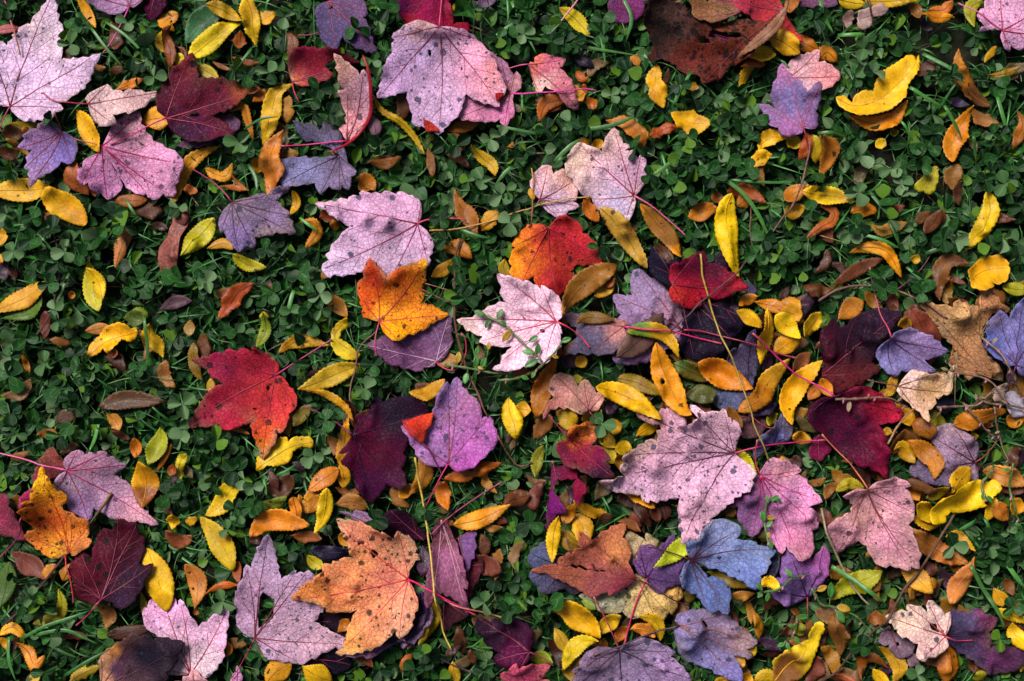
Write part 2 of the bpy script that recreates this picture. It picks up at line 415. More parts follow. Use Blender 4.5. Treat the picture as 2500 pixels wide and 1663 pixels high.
# ---------------------------------------------------------------- the setting: soil
gn = 90; _a = np.concatenate([[-60, -20, -6, -2.2, -1.2], np.linspace(-.75, .75, gn), [1.2, 2.2, 6, 20, 60]])
_X, _Y = np.meshgrid(_a, _a, indexing='ij'); _P = np.stack([_X.ravel(), _Y.ravel()], 1)
_z = -.004 + .006*vnoise(_P, .05) + .003*vnoise(_P, .021, (3, 9)); n_ = len(_a)
_F = np.array([(i*n_+j, (i+1)*n_+j, (i+1)*n_+j+1, i*n_+j+1) for i in range(n_-1) for j in range(n_-1)])
tag(link('ground', make_mesh('ground', np.column_stack([_P, _z]), _F, MAT_SOIL)), kind='structure')

# ---------------------------------------------------------------- leaf data, read off the photograph
# V sets the view a list of points was read in; outlines start at the leaf base, * marks a lobe tip
V(0,0)
M("large pale pink maple leaf","cut by the upper left edge of the photo","105,1028 120,1065 215,1150 310,1168 390,1160 500,1160 565,1095 628,1060* 590,1010 715,940 785,880 835,820 885,740 930,670 990,553* 890,575 770,570 590,580 600,450 600,300 540,180 515,0 505,-80* 430,10 370,90 275,220 245,215 170,310 65,435 0,395 -160,330* -170,560 -120,800 -220,960* -60,1000","C8A2C8;500,350,CBB0C2;300,750,C9A6CA;300,1080,CFA8C8",st="105,1028 50,1130 0,1240 -40,1300",z=3,sp=(.45,.8,1))
M("small beige pink maple leaf","with a curved red stalk lying on the large pale leaf","850,1000 825,950 880,890 1015,825* 1080,865 1190,885 1280,860 1390,885 1495,880* 1445,945 1350,1060 1330,1080 1140,1130 1165,1220* 1040,1240 960,1195 910,1160 870,1090","C4A8A4;1400,900,C29A9C;900,920,B89A9C",st="850,1000 740,1000 600,995 520,965 440,905",z=4,sp=(.25,.7,.5))
M("small violet blue maple leaf","with downward tip at the left","585,1255 540,1200 465,1180 370,1240 300,1275 240,1415* 335,1440 300,1570 300,1620* 335,1640 345,1790* 420,1720 470,1680 510,1670 600,1550 690,1560* 725,1500 730,1380 690,1310 620,1260","7A60A8;640,1380,6A58B0;400,1250,9A68A0;380,1740,A078B0",st="585,1255 580,1180 570,1090",sc="4a2030",z=3,sp=(.1,.5,.8))
M("mottled rose pink maple leaf","with slate blotches and a dark slit","1005,1410 1100,1230 1180,1130 1330,1090* 1360,1190 1470,1350 1600,1420 1735,1490 1780,1600* 1700,1780 1660,1870* 1560,1855 1460,1890* 1395,1850 1375,1870 1250,1820 1180,1755 1040,1490 1165,1765 1120,1850 1030,1895* 975,1840 945,1880 885,1760 830,1775* 810,1690 850,1530 960,1480","C78AAE;1250,1180,B98494;1600,1600,CC8CB2;900,1700,B878A6",st="1005,1410 870,1375 720,1335",z=2,sp=(.6,1,1),vc="a02050")
M("dark red maple leaf with orange tip","left of the curled crimson leaf","1613,1145 1530,1080 1510,910 1550,850 1640,720 1730,640 1855,540* 1898,680 1913,765 2008,770 2178,770 2308,810 2483,855* 2368,910 2318,970 2258,1030 2208,1060 2038,1130 2168,1190 2258,1300* 2138,1330 2018,1380 1898,1370 1768,1340 1648,1250","5E1230;1850,650,7a2a30;2380,870,A8582c;1800,1250,4a1040;1700,900,601230;2100,950,701838",st="1613,1145 1500,1190 1300,1290 1080,1395",sc="b01858",z=4,sp=(.7,1,0),vc="8a2838",hole=["1830,1120 1900,1105 1960,1115 1900,1135"])
M("lilac maple leaf hanging in from the top edge","with pink stalk pointing down","1225,50 1160,110 1090,133 1000,110 905,55 850,0 800,-60* 900,-200 1100,-220* 1250,-150 1330,-200* 1400,-40 1380,0* 1270,70","A87AA8",st="1225,50 1180,200 1100,360 1000,510",sc="b83a80",z=3)
M("dark magenta maple leaf tip","beside the lilac leaf at the top edge","1500,-150 1400,-60 1370,20 1380,100 1420,170* 1500,165 1560,100 1600,0 1650,-80*","520E36",z=2)
L("755,-20 830,110 915,265",95,"D9940F")
L("1560,290 1510,390 1560,500",85,"C9A41A")
L("1650,240 1590,360 1640,500 1640,670",120,"7A3E17",w=1,z=2)
L("1690,110 1570,200 1660,290",140,"C27C12",w=1)
L("1690,440 1750,500 1700,680",110,"6a3415",w=1)
L("1340,1160 1500,1130 1640,1130",240,"D1900F")
L("730,1050 830,1200 900,1330 980,1475",200,"DA9E12",z=5)
L("1090,850 1220,800 1360,740",85,"C8720F",w=1)
L("100,1190 250,1195 390,1180",75,"8f7410",z=1)
L("40,1270 140,1280 240,1250",150,"4a2c14",z=1)
L("270,1220 275,1310",65,"B8741a")
L("100,1340 200,1420 290,1500",65,"8a6510")
L("-10,1420 100,1480 200,1440",120,"4a2813")
L("-60,300 60,275 195,268",85,"A04A50",z=2)
T("leaf_stalk","thin pink leaf stalk with brown end lying on the large pale leaf","30,-60 50,0 110,200 150,340 190,525",22,"c0487a","8a6a20")
V(400,0)
L("215,420 330,250 470,120 560,30",240,"2F5A34",z=1)
L("255,575 400,440 560,310 745,225",205,"D0B812",z=3)
L("145,510 150,580 170,640",110,"C2AE14")
L("780,-40 830,100 850,250 880,440",165,"CFAA16",w=1,z=4)
L("430,65 560,105 760,215",135,"B98F14",z=3)
L("900,190 980,160 1060,110",135,"C68D10",w=1)
L("740,300 720,470",115,"8a4a12",w=1)
L("320,620 420,690 530,750",120,"A8901C")
L("470,590 560,640 640,665",45,"8a5a3a")
L("640,540 780,590 920,600",60,"7a3c18",w=1)
L("1170,290 1240,410 1200,560",110,"6b3a18")
L("1240,790 1080,880 1030,1050 1000,1220 945,1390",195,"BE9414",z=2)
L("1150,1250 1080,1360 1045,1500 1050,1700 1012,1900",220,"B87026",z=3,w=1)
L("640,1070 760,1020 800,1150 850,1330",80,"C07A10")
L("545,1400 350,1470 220,1600 60,1980",150,"BC7E10")
L("860,980 940,890 960,850",90,"a86018")
M("purple maple leaf under a clover sprig","hanging from the top edge","1565,5 1500,30 1455,70 1460,180 1490,280 1530,400 1635,480* 1690,400 1710,340 1790,430 1900,480 2043,535* 2010,430 1960,250 1910,180 1945,130* 1900,0 1860,-80* 1700,-100","6E5084;1600,300,5c4a86;1900,100,765082;1950,450,543468",st="1565,5 1540,-60",z=2,sp=(.15,.5,.5))
T("leaf_stalk","dark red leaf stalk poking out beside the purple leaf","1280,350 1390,345 1500,320",18,"6a1838","6a1838")
M("curled crimson maple leaf","twisting to a point above the olive yellow leaf","1225,780 1200,720 1185,600 1240,520 1300,490 1400,480 1500,495 1640,495 1800,550 1880,600* 1750,580 1640,580 1530,630 1580,680 1610,720* 1500,780 1430,810 1320,825 1260,800","8A1A34;1245,770,D87840;1300,700,a84848;1300,560,8a1a38;1400,540,96203c;1700,540,5c1024;1500,740,984048;1450,640,8a1c30",st="1225,785 1250,880 1295,980",sc="a01838",z=4,bend=5,sp=(.3,.6,0))
M("small mauve leaf piece","sticking out under the dark red leaf","640,1100 700,1130 720,1180* 680,1270 500,1350 400,1400 160,1395* 240,1330 480,1120","6E4A66",z=2)
M("slate purple veined maple leaf","with torn left lobe beside the brown leaf","1682,1500 1600,1420 1500,1360 1330,1330 1250,1200 1250,1165* 1330,1190 1400,1180 1480,1240 1510,1230 1545,1165* 1630,1220 1700,1290 1720,1380 1772,1570 1847,1655* 1812,1710 1777,1815* 1712,1775 1682,1815* 1592,1790 1512,1845* 1452,1755 1242,1795 1152,1770* 1142,1620 992,1520* 1150,1535 1300,1510 1500,1520","625A80;1350,1280,4f4a6c;1300,1650,7a78aa;1700,1700,7a6488",z=3,sp=(.1,.4,.5),vc="3a2038")
V(800,0)
M("upright curled salmon pink maple leaf","with one red rolled edge","195,1365 140,1270 110,1240 180,1190 175,1100 130,950 105,880 180,895* 160,870 120,840 130,740 105,590* 190,630 250,670 330,760 370,735* 410,800 425,900 440,1020 420,1120 330,1230 220,1360","D08E8E;150,700,C89484;380,900,B88AA0;250,1200,D08C92",st="195,1365 0,1375 -250,1395 -440,1410",sc="b82060",z=5,bend=6,sp=(.15,1,.8),edge=("365,585 415,720 432,950 400,1150 220,1375 50,1490",38,"8A1222"))
L("430,1110 450,1210 460,1310",130,"8a6472",z=1)
M("dark crimson maple leaf at the top edge","behind the big pink leaf's stalk","1060,-150 700,-120 590,0 650,80 680,130 740,190 735,230 740,280* 900,300 1100,300 1250,300 1345,300* 1340,210 1195,245 1195,130 1150,20 1250,-80* 1150,-150","8A1048;700,80,5e1450;1000,100,901048;1280,260,9a1030;780,230,b01830",z=3,sp=(.1,.4,0))
M("pink maple leaf with long stalk to the right","under the big pink leaf","1750,890 1690,780 1610,640 1535,500 1610,540 1665,575* 1740,660 1780,720 1810,700* 1855,770 1850,850 1780,890 1770,960 1790,1080 1700,1205* 1650,1140 1570,1170 1480,1180 1350,1170 1270,1130* 1320,930 1600,960","C080A0;1450,1080,C880A0;1650,700,9a6a8c;1810,800,b88088;1720,1150,d06aa8",st="1750,890 1900,910 2100,915 2300,890 2470,868 2565,880",sc="c03a88",z=3)
M("big pink maple leaf with blue green patches","below a dark crimson leaf at the top","1075,290 1000,260 870,225 820,240 700,310 640,375* 655,405 620,470 625,520 560,620 540,700 505,950* 600,940 770,890 780,1000 815,1100 835,1210 900,1210 1010,1250 1070,1275* 1180,1180 1270,1110 1320,940 1330,920 1450,980 1630,1025* 1615,950 1700,900 1690,800 1620,680 1630,650 1560,560 1530,500 1440,400* 1360,325 1250,290 1150,280","BC8CBE;1450,650,D08CA8;1600,700,DC8E96;900,250,b08888;700,700,b88cc0;1050,1000,c29ac0;900,500,b08ebe",st="1075,290 1085,150 1095,0 1100,-60",sc="b8405c",z=5,sp=(.5,1.1,1),hole=["960,490 985,485 992,530 975,545 965,530","1275,650 1295,645 1290,680 1280,675"],fold=[("920,1148 1000,1180 1075,1262 940,1262","9a2418"),("1605,905 1692,910 1620,990","8a1410")])
L("430,900 520,1060 700,1170 820,1300 930,1480",72,"C09C10",z=4)
L("1150,1250 1300,1200 1460,1160",130,"9a5a10",z=1)
L("1150,1290 1240,1330 1340,1390",85,"8a4a28",w=1)
L("400,1560 600,1520 700,1500",95,"6a3210")
L("1200,100 1260,50 1270,-30",110,"A88C14")
L("1690,1340 1790,1400",75,"B8781a",w=1)
L("1420,30 1520,20 1620,-10",85,"5a4060")
V(1200,0)
M("small red speckled pink maple leaf","crossed by a long magenta stalk near the top","355,625 370,600 410,610 410,560 480,525 550,540 585,525 640,560 690,590* 640,665 720,740 770,830 800,940 820,1040* 770,1050 700,1010 640,930 590,890 510,840 460,895* 420,850 400,790 370,690","C08088;550,600,B45A74;500,840,D8B4AC;700,850,BC6878;380,620,C86050",st="355,625 260,635 150,665",sc="c04878",z=3,sp=(.6,.7,0))
L("650,70 750,130 850,220 940,330",150,"BFA414")
T("leaf_stalk","pink leaf stalk hanging from the top edge over a yellow leaf","850,-50 825,0 750,110 640,240",24,"b04a70","c08a80")
M("violet pink maple leaf with grass blade","at the top edge beside the brown leaf","1250,-60 1130,0 1110,80 1160,140 1230,195* 1330,205 1400,180 1450,120 1440,30 1540,0 1600,-60*","8A5490;1400,150,80306c",z=3,sp=(.5,.6,1))
L("810,680 880,760 930,740",80,"9a4a10",w=1)
L("880,810 890,860 900,920",65,"b05a10",w=1)
L("910,940 950,990 1000,1040",105,"B8680F",w=1)
L("790,820 830,900 870,980",105,"D0900F",w=1)
L("460,1170 520,1000 720,960",150,"9E5412",z=2)
L("1095,1150 1300,1190 1420,1320 1440,1480",165,"B46E22",w=1,z=2)
L("1590,600 1570,800 1650,1030",165,"D6A012",w=1,z=2)
L("1510,1310 1600,1260 1700,1230",105,"9a4a1a",w=1)
L("820,1420 880,1370 960,1350",95,"C8860F",w=1)
L("960,1400 1030,1380 1080,1390",90,"C8920F")
L("780,540 880,580 980,640",110,"2a2038")
L("1330,540 1380,570 1420,620",90,"B8741a",w=1)
V(1600,0)
M("red maple leaf at the top edge","under the large torn brown leaf","1225,90 1240,150 1290,210 1330,310 1380,415* 1280,345 1140,300 900,150 640,40 500,-40* 800,-120* 1180,-30","BC3040;1300,300,C03838;700,40,A83048",z=2,sp=(.2,.6,0))
M("pinkish purple leaf edge at the top","right of the red leaf","1450,-120 1350,20 1450,55 1560,50 1700,45* 1740,0 1700,-100","8A6A98;1400,30,7a4a6a",z=1)
M("large torn brown maple leaf","with black blotches near the top edge","1220,110 1050,370 930,470 850,600 800,620 720,640 610,760 600,795 570,765 450,805* 420,750 380,720 250,690 200,620 130,590 70,560 -60,570* -20,430 -60,330 -110,200* -60,30 100,25 260,60 330,150 540,240 800,200 1040,230","6B2F24;100,120,4a322c;60,250,30241f;350,600,7a3026;700,280,703820;500,480,702a1e;250,200,5a3830",st="1220,110 1250,60 1240,0 1250,-60",sc="4a2a24",z=4,bend=2,sp=(1.0,2.4,0),hole=["400,380 440,365 500,385 520,420 430,425","500,360 540,290 640,330 790,345 790,395 700,390 650,430 610,385 560,390"],rip=3.5)
L("1240,80 1100,300 900,480 740,600",110,"8A5E46",z=6)
M("folded khaki brown leaf","on top of the large torn brown leaf","800,140 720,90 600,55 480,40 330,-40 340,80 370,170* 450,215 560,225* 700,190","7E684A;400,120,8a5c3c",z=5,bend=3)
M("magenta leaf scrap","seen through the hole in the large brown leaf","470,300 550,265 640,300 690,340 800,340 810,400* 650,430 500,400*","64103E",z=3)
L("1280,130 1300,40 1380,-40",120,"9a5a20")
L("850,590 1000,530 1140,540",165,"CC9C10",z=2)
L("1060,360 1200,410 1370,530",225,"CE9812",z=3)
L("1330,330 1430,420 1590,480",150,"B06A10",z=1)
L("1550,590 1640,500 1750,590",130,"B46E12",z=2,w=1)
L("920,640 850,740 840,890",95,"C49A12",w=1)
L("800,660 920,630 1050,620",90,"8a4a0c")
L("150,1080 330,1170 540,1170",225,"E0A612",z=3,w=1)
L("310,830 370,820 430,830",75,"C0901a",w=1)
L("0,1290 110,1230 220,1220",105,"a0481c",w=1)
L("1000,1470 1030,1370 1140,1310 1245,1340",150,"DBAA14",z=3,w=1)
L("890,1590 1010,1510 1115,1480",140,"DEA812",z=3,w=1)
L("1250,1330 1310,1360 1380,1410",130,"C8a014",w=1)
L("1430,1270 1430,1400 1370,1540",120,"A04812",z=3)
L("1480,1290 1510,1400 1530,1570",130,"BEA812",z=2)
L("1570,1320 1650,1430 1630,1560 1560,1690",170,"AE661C",z=2,w=1)
M("pale pink leaf with fan of red veins","behind the violet maple leaf at upper right","1280,745 1250,690 1270,620 1330,560 1420,530 1480,510 1550,500* 1550,600 1640,610 1700,640 1750,720* 1730,780 1640,850 1550,860 1430,885* 1380,840 1320,770","D8A4AE;1700,760,DC8C90;1400,820,b8929c",z=3,sp=(.1,.7,.5),vc="9a2c38")
M("violet maple leaf pointing up","with red stalk on a rusty leaf at upper right","1385,1245 1370,1300 1250,1320* 1160,1280 1160,1240 1050,1170 1060,1140 1010,1005* 1130,1035 1150,1040 1110,980 1105,880 1150,760 1200,635* 1240,690 1290,780 1320,770 1370,860 1405,920 1440,890 1530,830* 1550,900 1540,1000 1510,1080 1530,1150 1500,1230* 1440,1260","7C68A4;1200,670,A86898;1250,1270,9A5496;1520,900,9068a0;1450,1200,8a5898;1300,950,7066a8",st="1385,1245 1410,1330 1445,1440",sc="8a1830",z=4,sp=(.08,.8,.8),vc="a04860")
V(2000,0)
L("180,0 330,30 440,40",135,"CCA412")
L("430,20 700,15 970,-10",125,"B8900F")
L("150,950 330,1030 560,960 750,800 880,660 955,520",300,"E2A812",z=4,o="145,940 230,930 300,1000 320,930 400,880 500,890 520,800 580,700 700,630 850,530 910,540 920,590 955,520 940,660 830,820 800,930 720,1010 640,1070 500,1110 330,1130 250,1090 160,1010")
L("270,1120 500,1180 700,1140 830,970",150,"CC8012",z=3)
L("360,190 480,160 640,110",150,"A88A82",z=2,w=1,o="360,120 480,90 580,40 650,110 600,160 500,170 480,260 410,300 360,260")
L("290,110 270,270",90,"8a6a60",w=1)
T("leaf_stalk","dark red leaf stalk standing over the crumbled tan scrap","430,-40 440,0 470,110 510,240",26,"4a1428","3a1420")
L("950,150 1100,180 1300,170",110,"CE8A10",z=2)
L("1050,90 1190,90 1270,10",100,"A85A10",w=1)
L("1330,470 1330,640 1440,880 1660,1010",170,"B0701C",z=3,c2="1550,980,6a4424")
L("1440,1030 1360,1200 1270,1380 1250,1560",195,"CE8010",z=3)
L("540,1410 590,1380 640,1390",100,"CCA014")
L("690,1240 710,1310",80,"8a7a14")
L("1900,1060 1940,1200 1870,1430",105,"9a5a18",w=1)
L("1600,730 1750,720 1910,650",75,"8a6a10")
L("1690,450 1630,530 1580,600",65,"c09010",w=1)
L("1560,0 1450,80 1470,270",130,"9E9816",z=2)
L("950,200 1010,250 1080,290",75,"3a2a38")
L("1250,990 1330,980 1420,1010",85,"3a2a48")
M("pink maple leaf in the upper right corner","with pink stalk reaching left","1715,315 1640,300 1500,325* 1540,280 1470,230 1480,150 1550,100 1545,50 1600,-50 1720,-120* 1850,-40 1960,0 2100,80* 2080,220 2150,330* 2060,400 1960,470 1890,480 1820,440 1800,485* 1730,450 1700,370","D09AC0;1600,100,c890b0",st="1715,315 1600,240 1450,130 1310,45",sc="c04a80",z=4,sp=(.5,.9,1),vc="9a2048")
V(0,380)
L("-150,340 100,330 300,325 500,305",235,"DEAC14",z=2)
L("470,310 540,430 690,530 820,665",265,"E2A610",z=3)
L("720,50 700,200 780,300 840,375",185,"A05A26",z=1)
L("1060,420 1240,430 1400,420",130,"8a4a14")
L("900,290 910,390",65,"A85a14")
L("1260,690 1180,800 1130,950 1100,1075",125,"AE6E32",w=1,z=2)
L("1430,660 1510,670 1600,700",80,"3a1c10")
L("1770,330 1830,330 1890,345",90,"9a5520",w=1)
L("380,580 460,580 540,570",85,"7a3a18",w=1)
L("1760,965 1890,800 2060,600",215,"AEA616",z=2)
L("850,1000 880,1200 900,1340 960,1490",195,"AC9C14",z=2)
L("860,1080 950,1200 1010,1380",135,"DCB410",z=3)
L("-80,1500 150,1400 300,1320 440,1210",195,"CC9016",z=2)
L("30,700 20,780 20,860",95,"c99010",w=1)
L("10,940 15,1040",75,"c08a14")
L("1240,1570 1330,1510 1410,1560",125,"6a7a18")
L("1510,1480 1680,1400 1840,1390",125,"4a2c38",z=2)
L("660,1330 720,1340",60,"b8741a")
L("20,1560 300,1500 400,1350",110,"4a6a18",z=1)
S("1720,525 1780,700 1710,900 1610,1210","1650,550 1720,525 1790,505 1810,580 1790,680 1730,780 1720,900 1690,1080 1640,1200 1600,1215 1550,1150 1500,980 1520,870 1600,770 1640,650","8A4C42")
V(500,380)
M("dusky purple maple leaf with a dark red stalk","left of the big pink star-lobed leaf","275,450 320,430 450,410 560,370 620,400 700,330 840,325* 760,390 690,440 760,500 840,580* 830,605 865,680 865,750* 700,740 620,770 490,780 480,870* 430,870 400,890 350,910* 290,830 240,790 215,720 180,730* 165,600 200,520","866C92;450,550,78647e;750,700,8a6a96;330,800,8668a8",st="275,450 200,360 90,260 0,200 -130,120",sc="8a1c48",z=4,sp=(.2,1.2,.6),vc="4a2838")
M("big pink maple leaf with red hooked stalk","above the orange leaf in the middle","2040,655 2080,590 2060,480* 2010,410 1960,385 1850,345 1830,370 1720,340 1690,370 1490,365 1490,395 1390,405 1380,430 1290,430 1275,455 1090,475* 1180,540 1260,600 1400,690 1290,800 1200,920 1165,970 1195,1000 1140,1090* 1200,1175 1240,1140 1380,1140 1560,1100 1650,1020 1720,1130 1750,1170 1790,1180* 1900,1060 1950,1100 2100,1060 2140,1040* 2150,970 2180,900 2190,830 2130,720","CF9CC0;1250,1100,C8A8CC;1850,1080,b090b0;2000,450,c896b8",st="2040,655 2120,620 2260,605 2460,605 2500,625",sc="c03458",z=4,sp=(.25,.9,.9),vc="8a3048")
M("orange maple leaf with red upper lobes","overlapping the big pink leaf in the middle","1675,1590 1560,1560 1500,1510 1510,1460 1475,1300* 1490,1190 1530,1170 1540,1090 1600,1010* 1660,1060 1720,1120 1760,1180 1830,1110 1940,1060 2110,1010* 2125,1100 2110,1180 2130,1190 2105,1230 2060,1280 2100,1350 2050,1420 2130,1420 2200,1450 2320,1525* 2230,1580 2160,1610 2150,1640 1960,1710 1870,1750* 1780,1740 1720,1690","D8801C;1620,1150,C03A20;1900,1130,C8501C;2080,1080,D89A14;1550,1350,CC5018;1800,1350,C86A1C;1700,1550,DE9410;1850,1680,E0920F;2150,1500,D07C1c",st="1675,1590 1640,1740 1650,1910 1680,2010",sc="a03050",z=5,sp=(.6,.8,0),vc="a83028")
L("0,120 110,180 200,190 265,70",115,"BC7C10",w=1)
L("440,100 500,95 570,100",150,"D2940F",z=1)
L("250,170 330,280 430,340",42,"8a4a18")
L("150,300 290,310 420,340",52,"B4662C")
L("850,340 880,450 830,570",82,"C49010")
L("910,640 1040,640 1080,740 960,890",105,"AE7012",z=2)
L("1110,600 1190,570 1270,590",150,"7a3a1c")
L("1210,680 1260,670 1300,660",95,"b06a10")
L("1480,330 1560,250 1630,330",150,"AE6A10",w=1)
L("1580,70 1730,80 1870,30",100,"7a481c")
L("280,950 400,1040 590,1070",125,"AEA012",z=2)
L("30,890 180,840 280,900",100,"BC841c")
L("470,1220 330,1300 250,1420 150,1560",155,"9E4416",w=1,z=2)
L("110,1360 180,1320 250,1280",95,"7a481c")
L("1120,1350 1250,1420 1370,1540",145,"8A5A12")
L("560,1490 560,1570",90,"b09a14")
V(1000,380)
M("small round pale pink maple leaf","below left of a larger pale leaf","1245,425 1200,380 1155,300 1170,220 1220,140 1310,105* 1360,130 1375,180 1420,150 1500,130 1560,220* 1560,260 1610,350 1600,400 1560,440 1600,490* 1520,530 1440,570* 1360,560 1320,540 1270,480","CCA2B8;1500,200,C8988e;1400,500,b898b4",st="1245,425 1210,480 1150,560",sc="903050",z=3,sp=(.1,.8,.7))
M("pale pink and tan maple leaf with straight pink stalk","in the upper middle","2145,390 2160,450 2120,590 2050,630* 1960,575 1870,545 1800,510 1740,400 1690,390* 1610,330 1560,230 1490,150 1500,60 1530,-20 1580,-100 1620,-110* 1700,-90 1840,-20 1850,-100 1890,-190 1948,-235* 2000,-180 2030,-110 2100,-60 2150,0 2175,60 2210,20* 2260,100 2270,190 2240,240 2230,300 2170,380","CEA4B4;1560,40,D0AE9E;2000,500,a898b8;1940,-150,caa0a8;2150,200,c898b4",st="2145,390 2310,490 2510,650 2675,800",sc="c0507a",z=4,sp=(.2,.8,.3),vc="8a3040")
M("orange and red rounded maple leaf","touching the palest star-shaped leaf","1325,695 1270,660 1180,660 1110,690 1050,760 1010,800 990,860* 1010,880 970,960 960,1040 980,1060 965,1150 1010,1190 1080,1205* 1190,1150 1200,1220 1260,1270 1400,1330 1430,1350* 1500,1280 1600,1170 1540,1110 1580,1060 1610,1040 1700,1050 1850,1030* 1800,940 1790,870 1740,800 1650,740 1660,700 1560,610 1450,600* 1380,630","C03828;1050,900,DE801C;1000,1080,E08C14;1150,780,D46A22;1280,800,C04024;1400,750,BC2038;1650,850,BC2032;1350,1200,B42A2C;1450,1300,981420;1150,1050,CC6420;1750,980,B82A28",z=5,sp=(.35,1,0),vc="98202c")
L("1450,1530 1540,1370 1700,1200 1990,1050",235,"90601E",z=6)
L("1720,390 1700,480 1800,640",125,"C06A18",z=5)
L("1820,510 1960,640 2120,850 2260,1085",190,"AE862E",z=4)
L("430,310 470,450 550,580 650,760",165,"8F5616",z=2,w=1)
L("850,540 760,620 690,720",150,"B67E12",w=1)
L("320,900 460,880 600,990",160,"9E5E10",w=1)
L("430,980 330,1080 210,1160",120,"A67610")
L("910,990 900,1080 950,1160",110,"AE9012",z=1)
L("1770,1345 1880,1270 1960,1200",130,"CC9A10",z=3)
L("1830,1230 1900,1210 1960,1180",105,"8a4a14",z=4)
L("590,-100 700,20 790,90 820,195",120,"B69010",w=1)
L("1150,310 1190,420",65,"C09010")
T("straw","long dry straw slanting from the pink stalk to the upper right","190,725 500,700 880,600 1200,490 1500,420 1720,400",20,"9a6a34","a88040")
T("straw","short orange straw upright beside the small round pale leaf","1165,130 1185,300 1170,500 1160,670",16,"a8702a","6a3a1c")
T("twig","dark reddish twig bending down left of the palest leaf","490,800 440,980 430,1300 430,1490 450,1690 500,1890 560,2070 650,2270 750,2490",27,"4c2824","5a3428")
T("twig","thin knotted red twig beside the orange leaf","100,1280 260,1350 420,1430 560,1480",12,"7a3a38","7a3a38")
T("twig","thin pinkish twig crossing behind the dark twig","150,1230 300,1270 420,1300 620,1330 720,1310",12,"7a4a44","7a4a44")
V(1500,380)
L("240,470 400,650 520,780 620,980",185,"BE7C10",z=3,c2="430,700,8a5a1c")
M("dark navy purple maple leaf","beneath the crimson leaf crossed by two twigs","620,1300 420,1200 330,1120 310,1050 350,890* 420,970 480,1060 560,1000 700,1050 940,1040 980,950 1055,860* 1070,1050 1090,1110 1000,1200 1050,1340 1095,1350* 1060,1450 1130,1500 1190,1560* 1200,1650 1120,1740 1090,1790* 1040,1850 900,1950 760,1940* 640,1880 600,1800 650,1650 640,1480","1E1734;1020,950,401a3e;400,1080,221a40;900,1880,2a1438",z=3)
M("lavender maple leaf with blue speckles","left of the crimson leaf","640,1670 690,1560 700,1450 600,1400 500,1290 430,1210 350,1170 240,1100* 165,1140 160,1250 175,1340 100,1335 5,1345* 10,1420 60,1520 0,1640 -20,1800 0,1960* 150,2000 330,1960 560,1800 600,1795* 660,1730","9070A0;600,1500,a07890;250,1250,9478a4;100,1950,7a4a80",st="640,1670 800,1680 1000,1730 1300,1810 1560,1900 1720,1940",sc="7a2038",z=2,sp=(.6,.9,1))
M("crimson and dark red rounded maple leaf","crossed by two twigs right of centre","530,1245 500,1190 505,1120 530,1050 590,1050 680,990 750,955 795,950* 850,960 855,1045 960,1050 1050,1120 1130,1160 1225,1270* 1110,1310 1040,1365 900,1370 810,1360 820,1445 700,1450* 600,1410 530,1390 500,1330 505,1280","8a1030;620,1180,B81C38;560,1320,D03828;900,1130,5E0C32;1150,1240,B02432;680,1390,BE1A2C;620,1080,7a1034;800,1020,601034;800,1280,a01030",z=5,sp=(.25,.9,0),vc="6a1028")
L("1110,370 1060,520 1070,700 1090,900 1180,1190",225,"E6BA0C",z=4)
L("980,500 850,530 710,590",185,"AE6612",z=2)
L("930,390 990,400 1050,400",95,"8a4a14",z=1)
L("1070,350 1230,330 1350,380 1445,450",135,"9E4E14",z=2,w=1)
L("1170,480 1230,440 1290,390",145,"B06A12",z=3,w=1)
L("1610,440 1720,360 1850,290",155,"BC7E22",z=2)
L("1780,350 1900,370 2080,390 2275,430",180,"E4B412",z=3)
L("1610,570 1720,530 1810,490",155,"AE8012",z=1)
L("1170,1440 1260,1380 1360,1350",110,"C47C10",z=2)
L("1320,1400 1500,1440 1660,1475",130,"BC7612",z=3)
L("1520,1500 1680,1420 1730,1560",130,"CC9012",z=2)
L("1240,1200 1290,1270 1360,1320",90,"342848")
L("380,830 450,900 560,1040",120,"4a2a14")
T("twig","long dark curved twig sweeping over the crimson leaf","1840,-120 1830,30 1780,250 1700,430 1600,600 1460,790 1290,970 1100,1150 900,1330 780,1430 640,1568 510,1670",22,"6a4840","3a2c30",lift=2)
T("straw","long yellow straw running down from the crimson leaf","790,960 810,1130 860,1330 900,1470 1000,1770 1080,1940 1160,2140 1250,2420 1320,2640 1440,2910",22,"a08638","8a7430",lift=2)
T("twig","thin upright brown twig right of the bright yellow leaf","1300,500 1295,700 1310,860 1350,1000",14,"6a4038","5a3a30")
V(2000,380)
L("-140,800 0,690 120,630 140,530 0,480",105,"9E521E",z=2)
L("300,540 420,510 560,540",135,"CE7C10",z=2,w=1)
L("480,660 620,720 840,640",120,"A0702C",w=1)
L("650,590 730,520 820,480",100,"6a3418")
L("1000,740 1100,620 1160,520",130,"5a3014",z=2)
L("930,640 1010,580 1080,530",100,"5f3a14")
L("1120,640 1170,590 1210,530",100,"6a2e18")
L("1590,340 1620,520 1540,700 1380,915",180,"D6AE0E",z=3)
L("1135,100 1060,220 1010,330",180,"AEA622",z=3,o="1135,100 1140,220 1110,340 1060,370 1010,330 960,345 910,310 930,260 1000,200 1010,130")
L("290,930 430,880 600,900 700,1000 790,1170",135,"DE9410",z=3)
L("90,1290 250,1160 450,1050 620,975",125,"5e3218",z=2)
L("1110,1390 1130,1170 1230,1010 1430,1040",160,"6E441C",z=2)
L("1400,1200 1590,1100 1780,1080",260,"D6A012",z=3,o="1390,1100 1530,990 1700,950 1770,1020 1790,1100 1740,1200 1640,1240 1600,1210 1590,1260 1480,1300 1390,1260 1400,1180")
L("1720,1260 1850,1280 1990,1290",130,"9E981A",z=2)
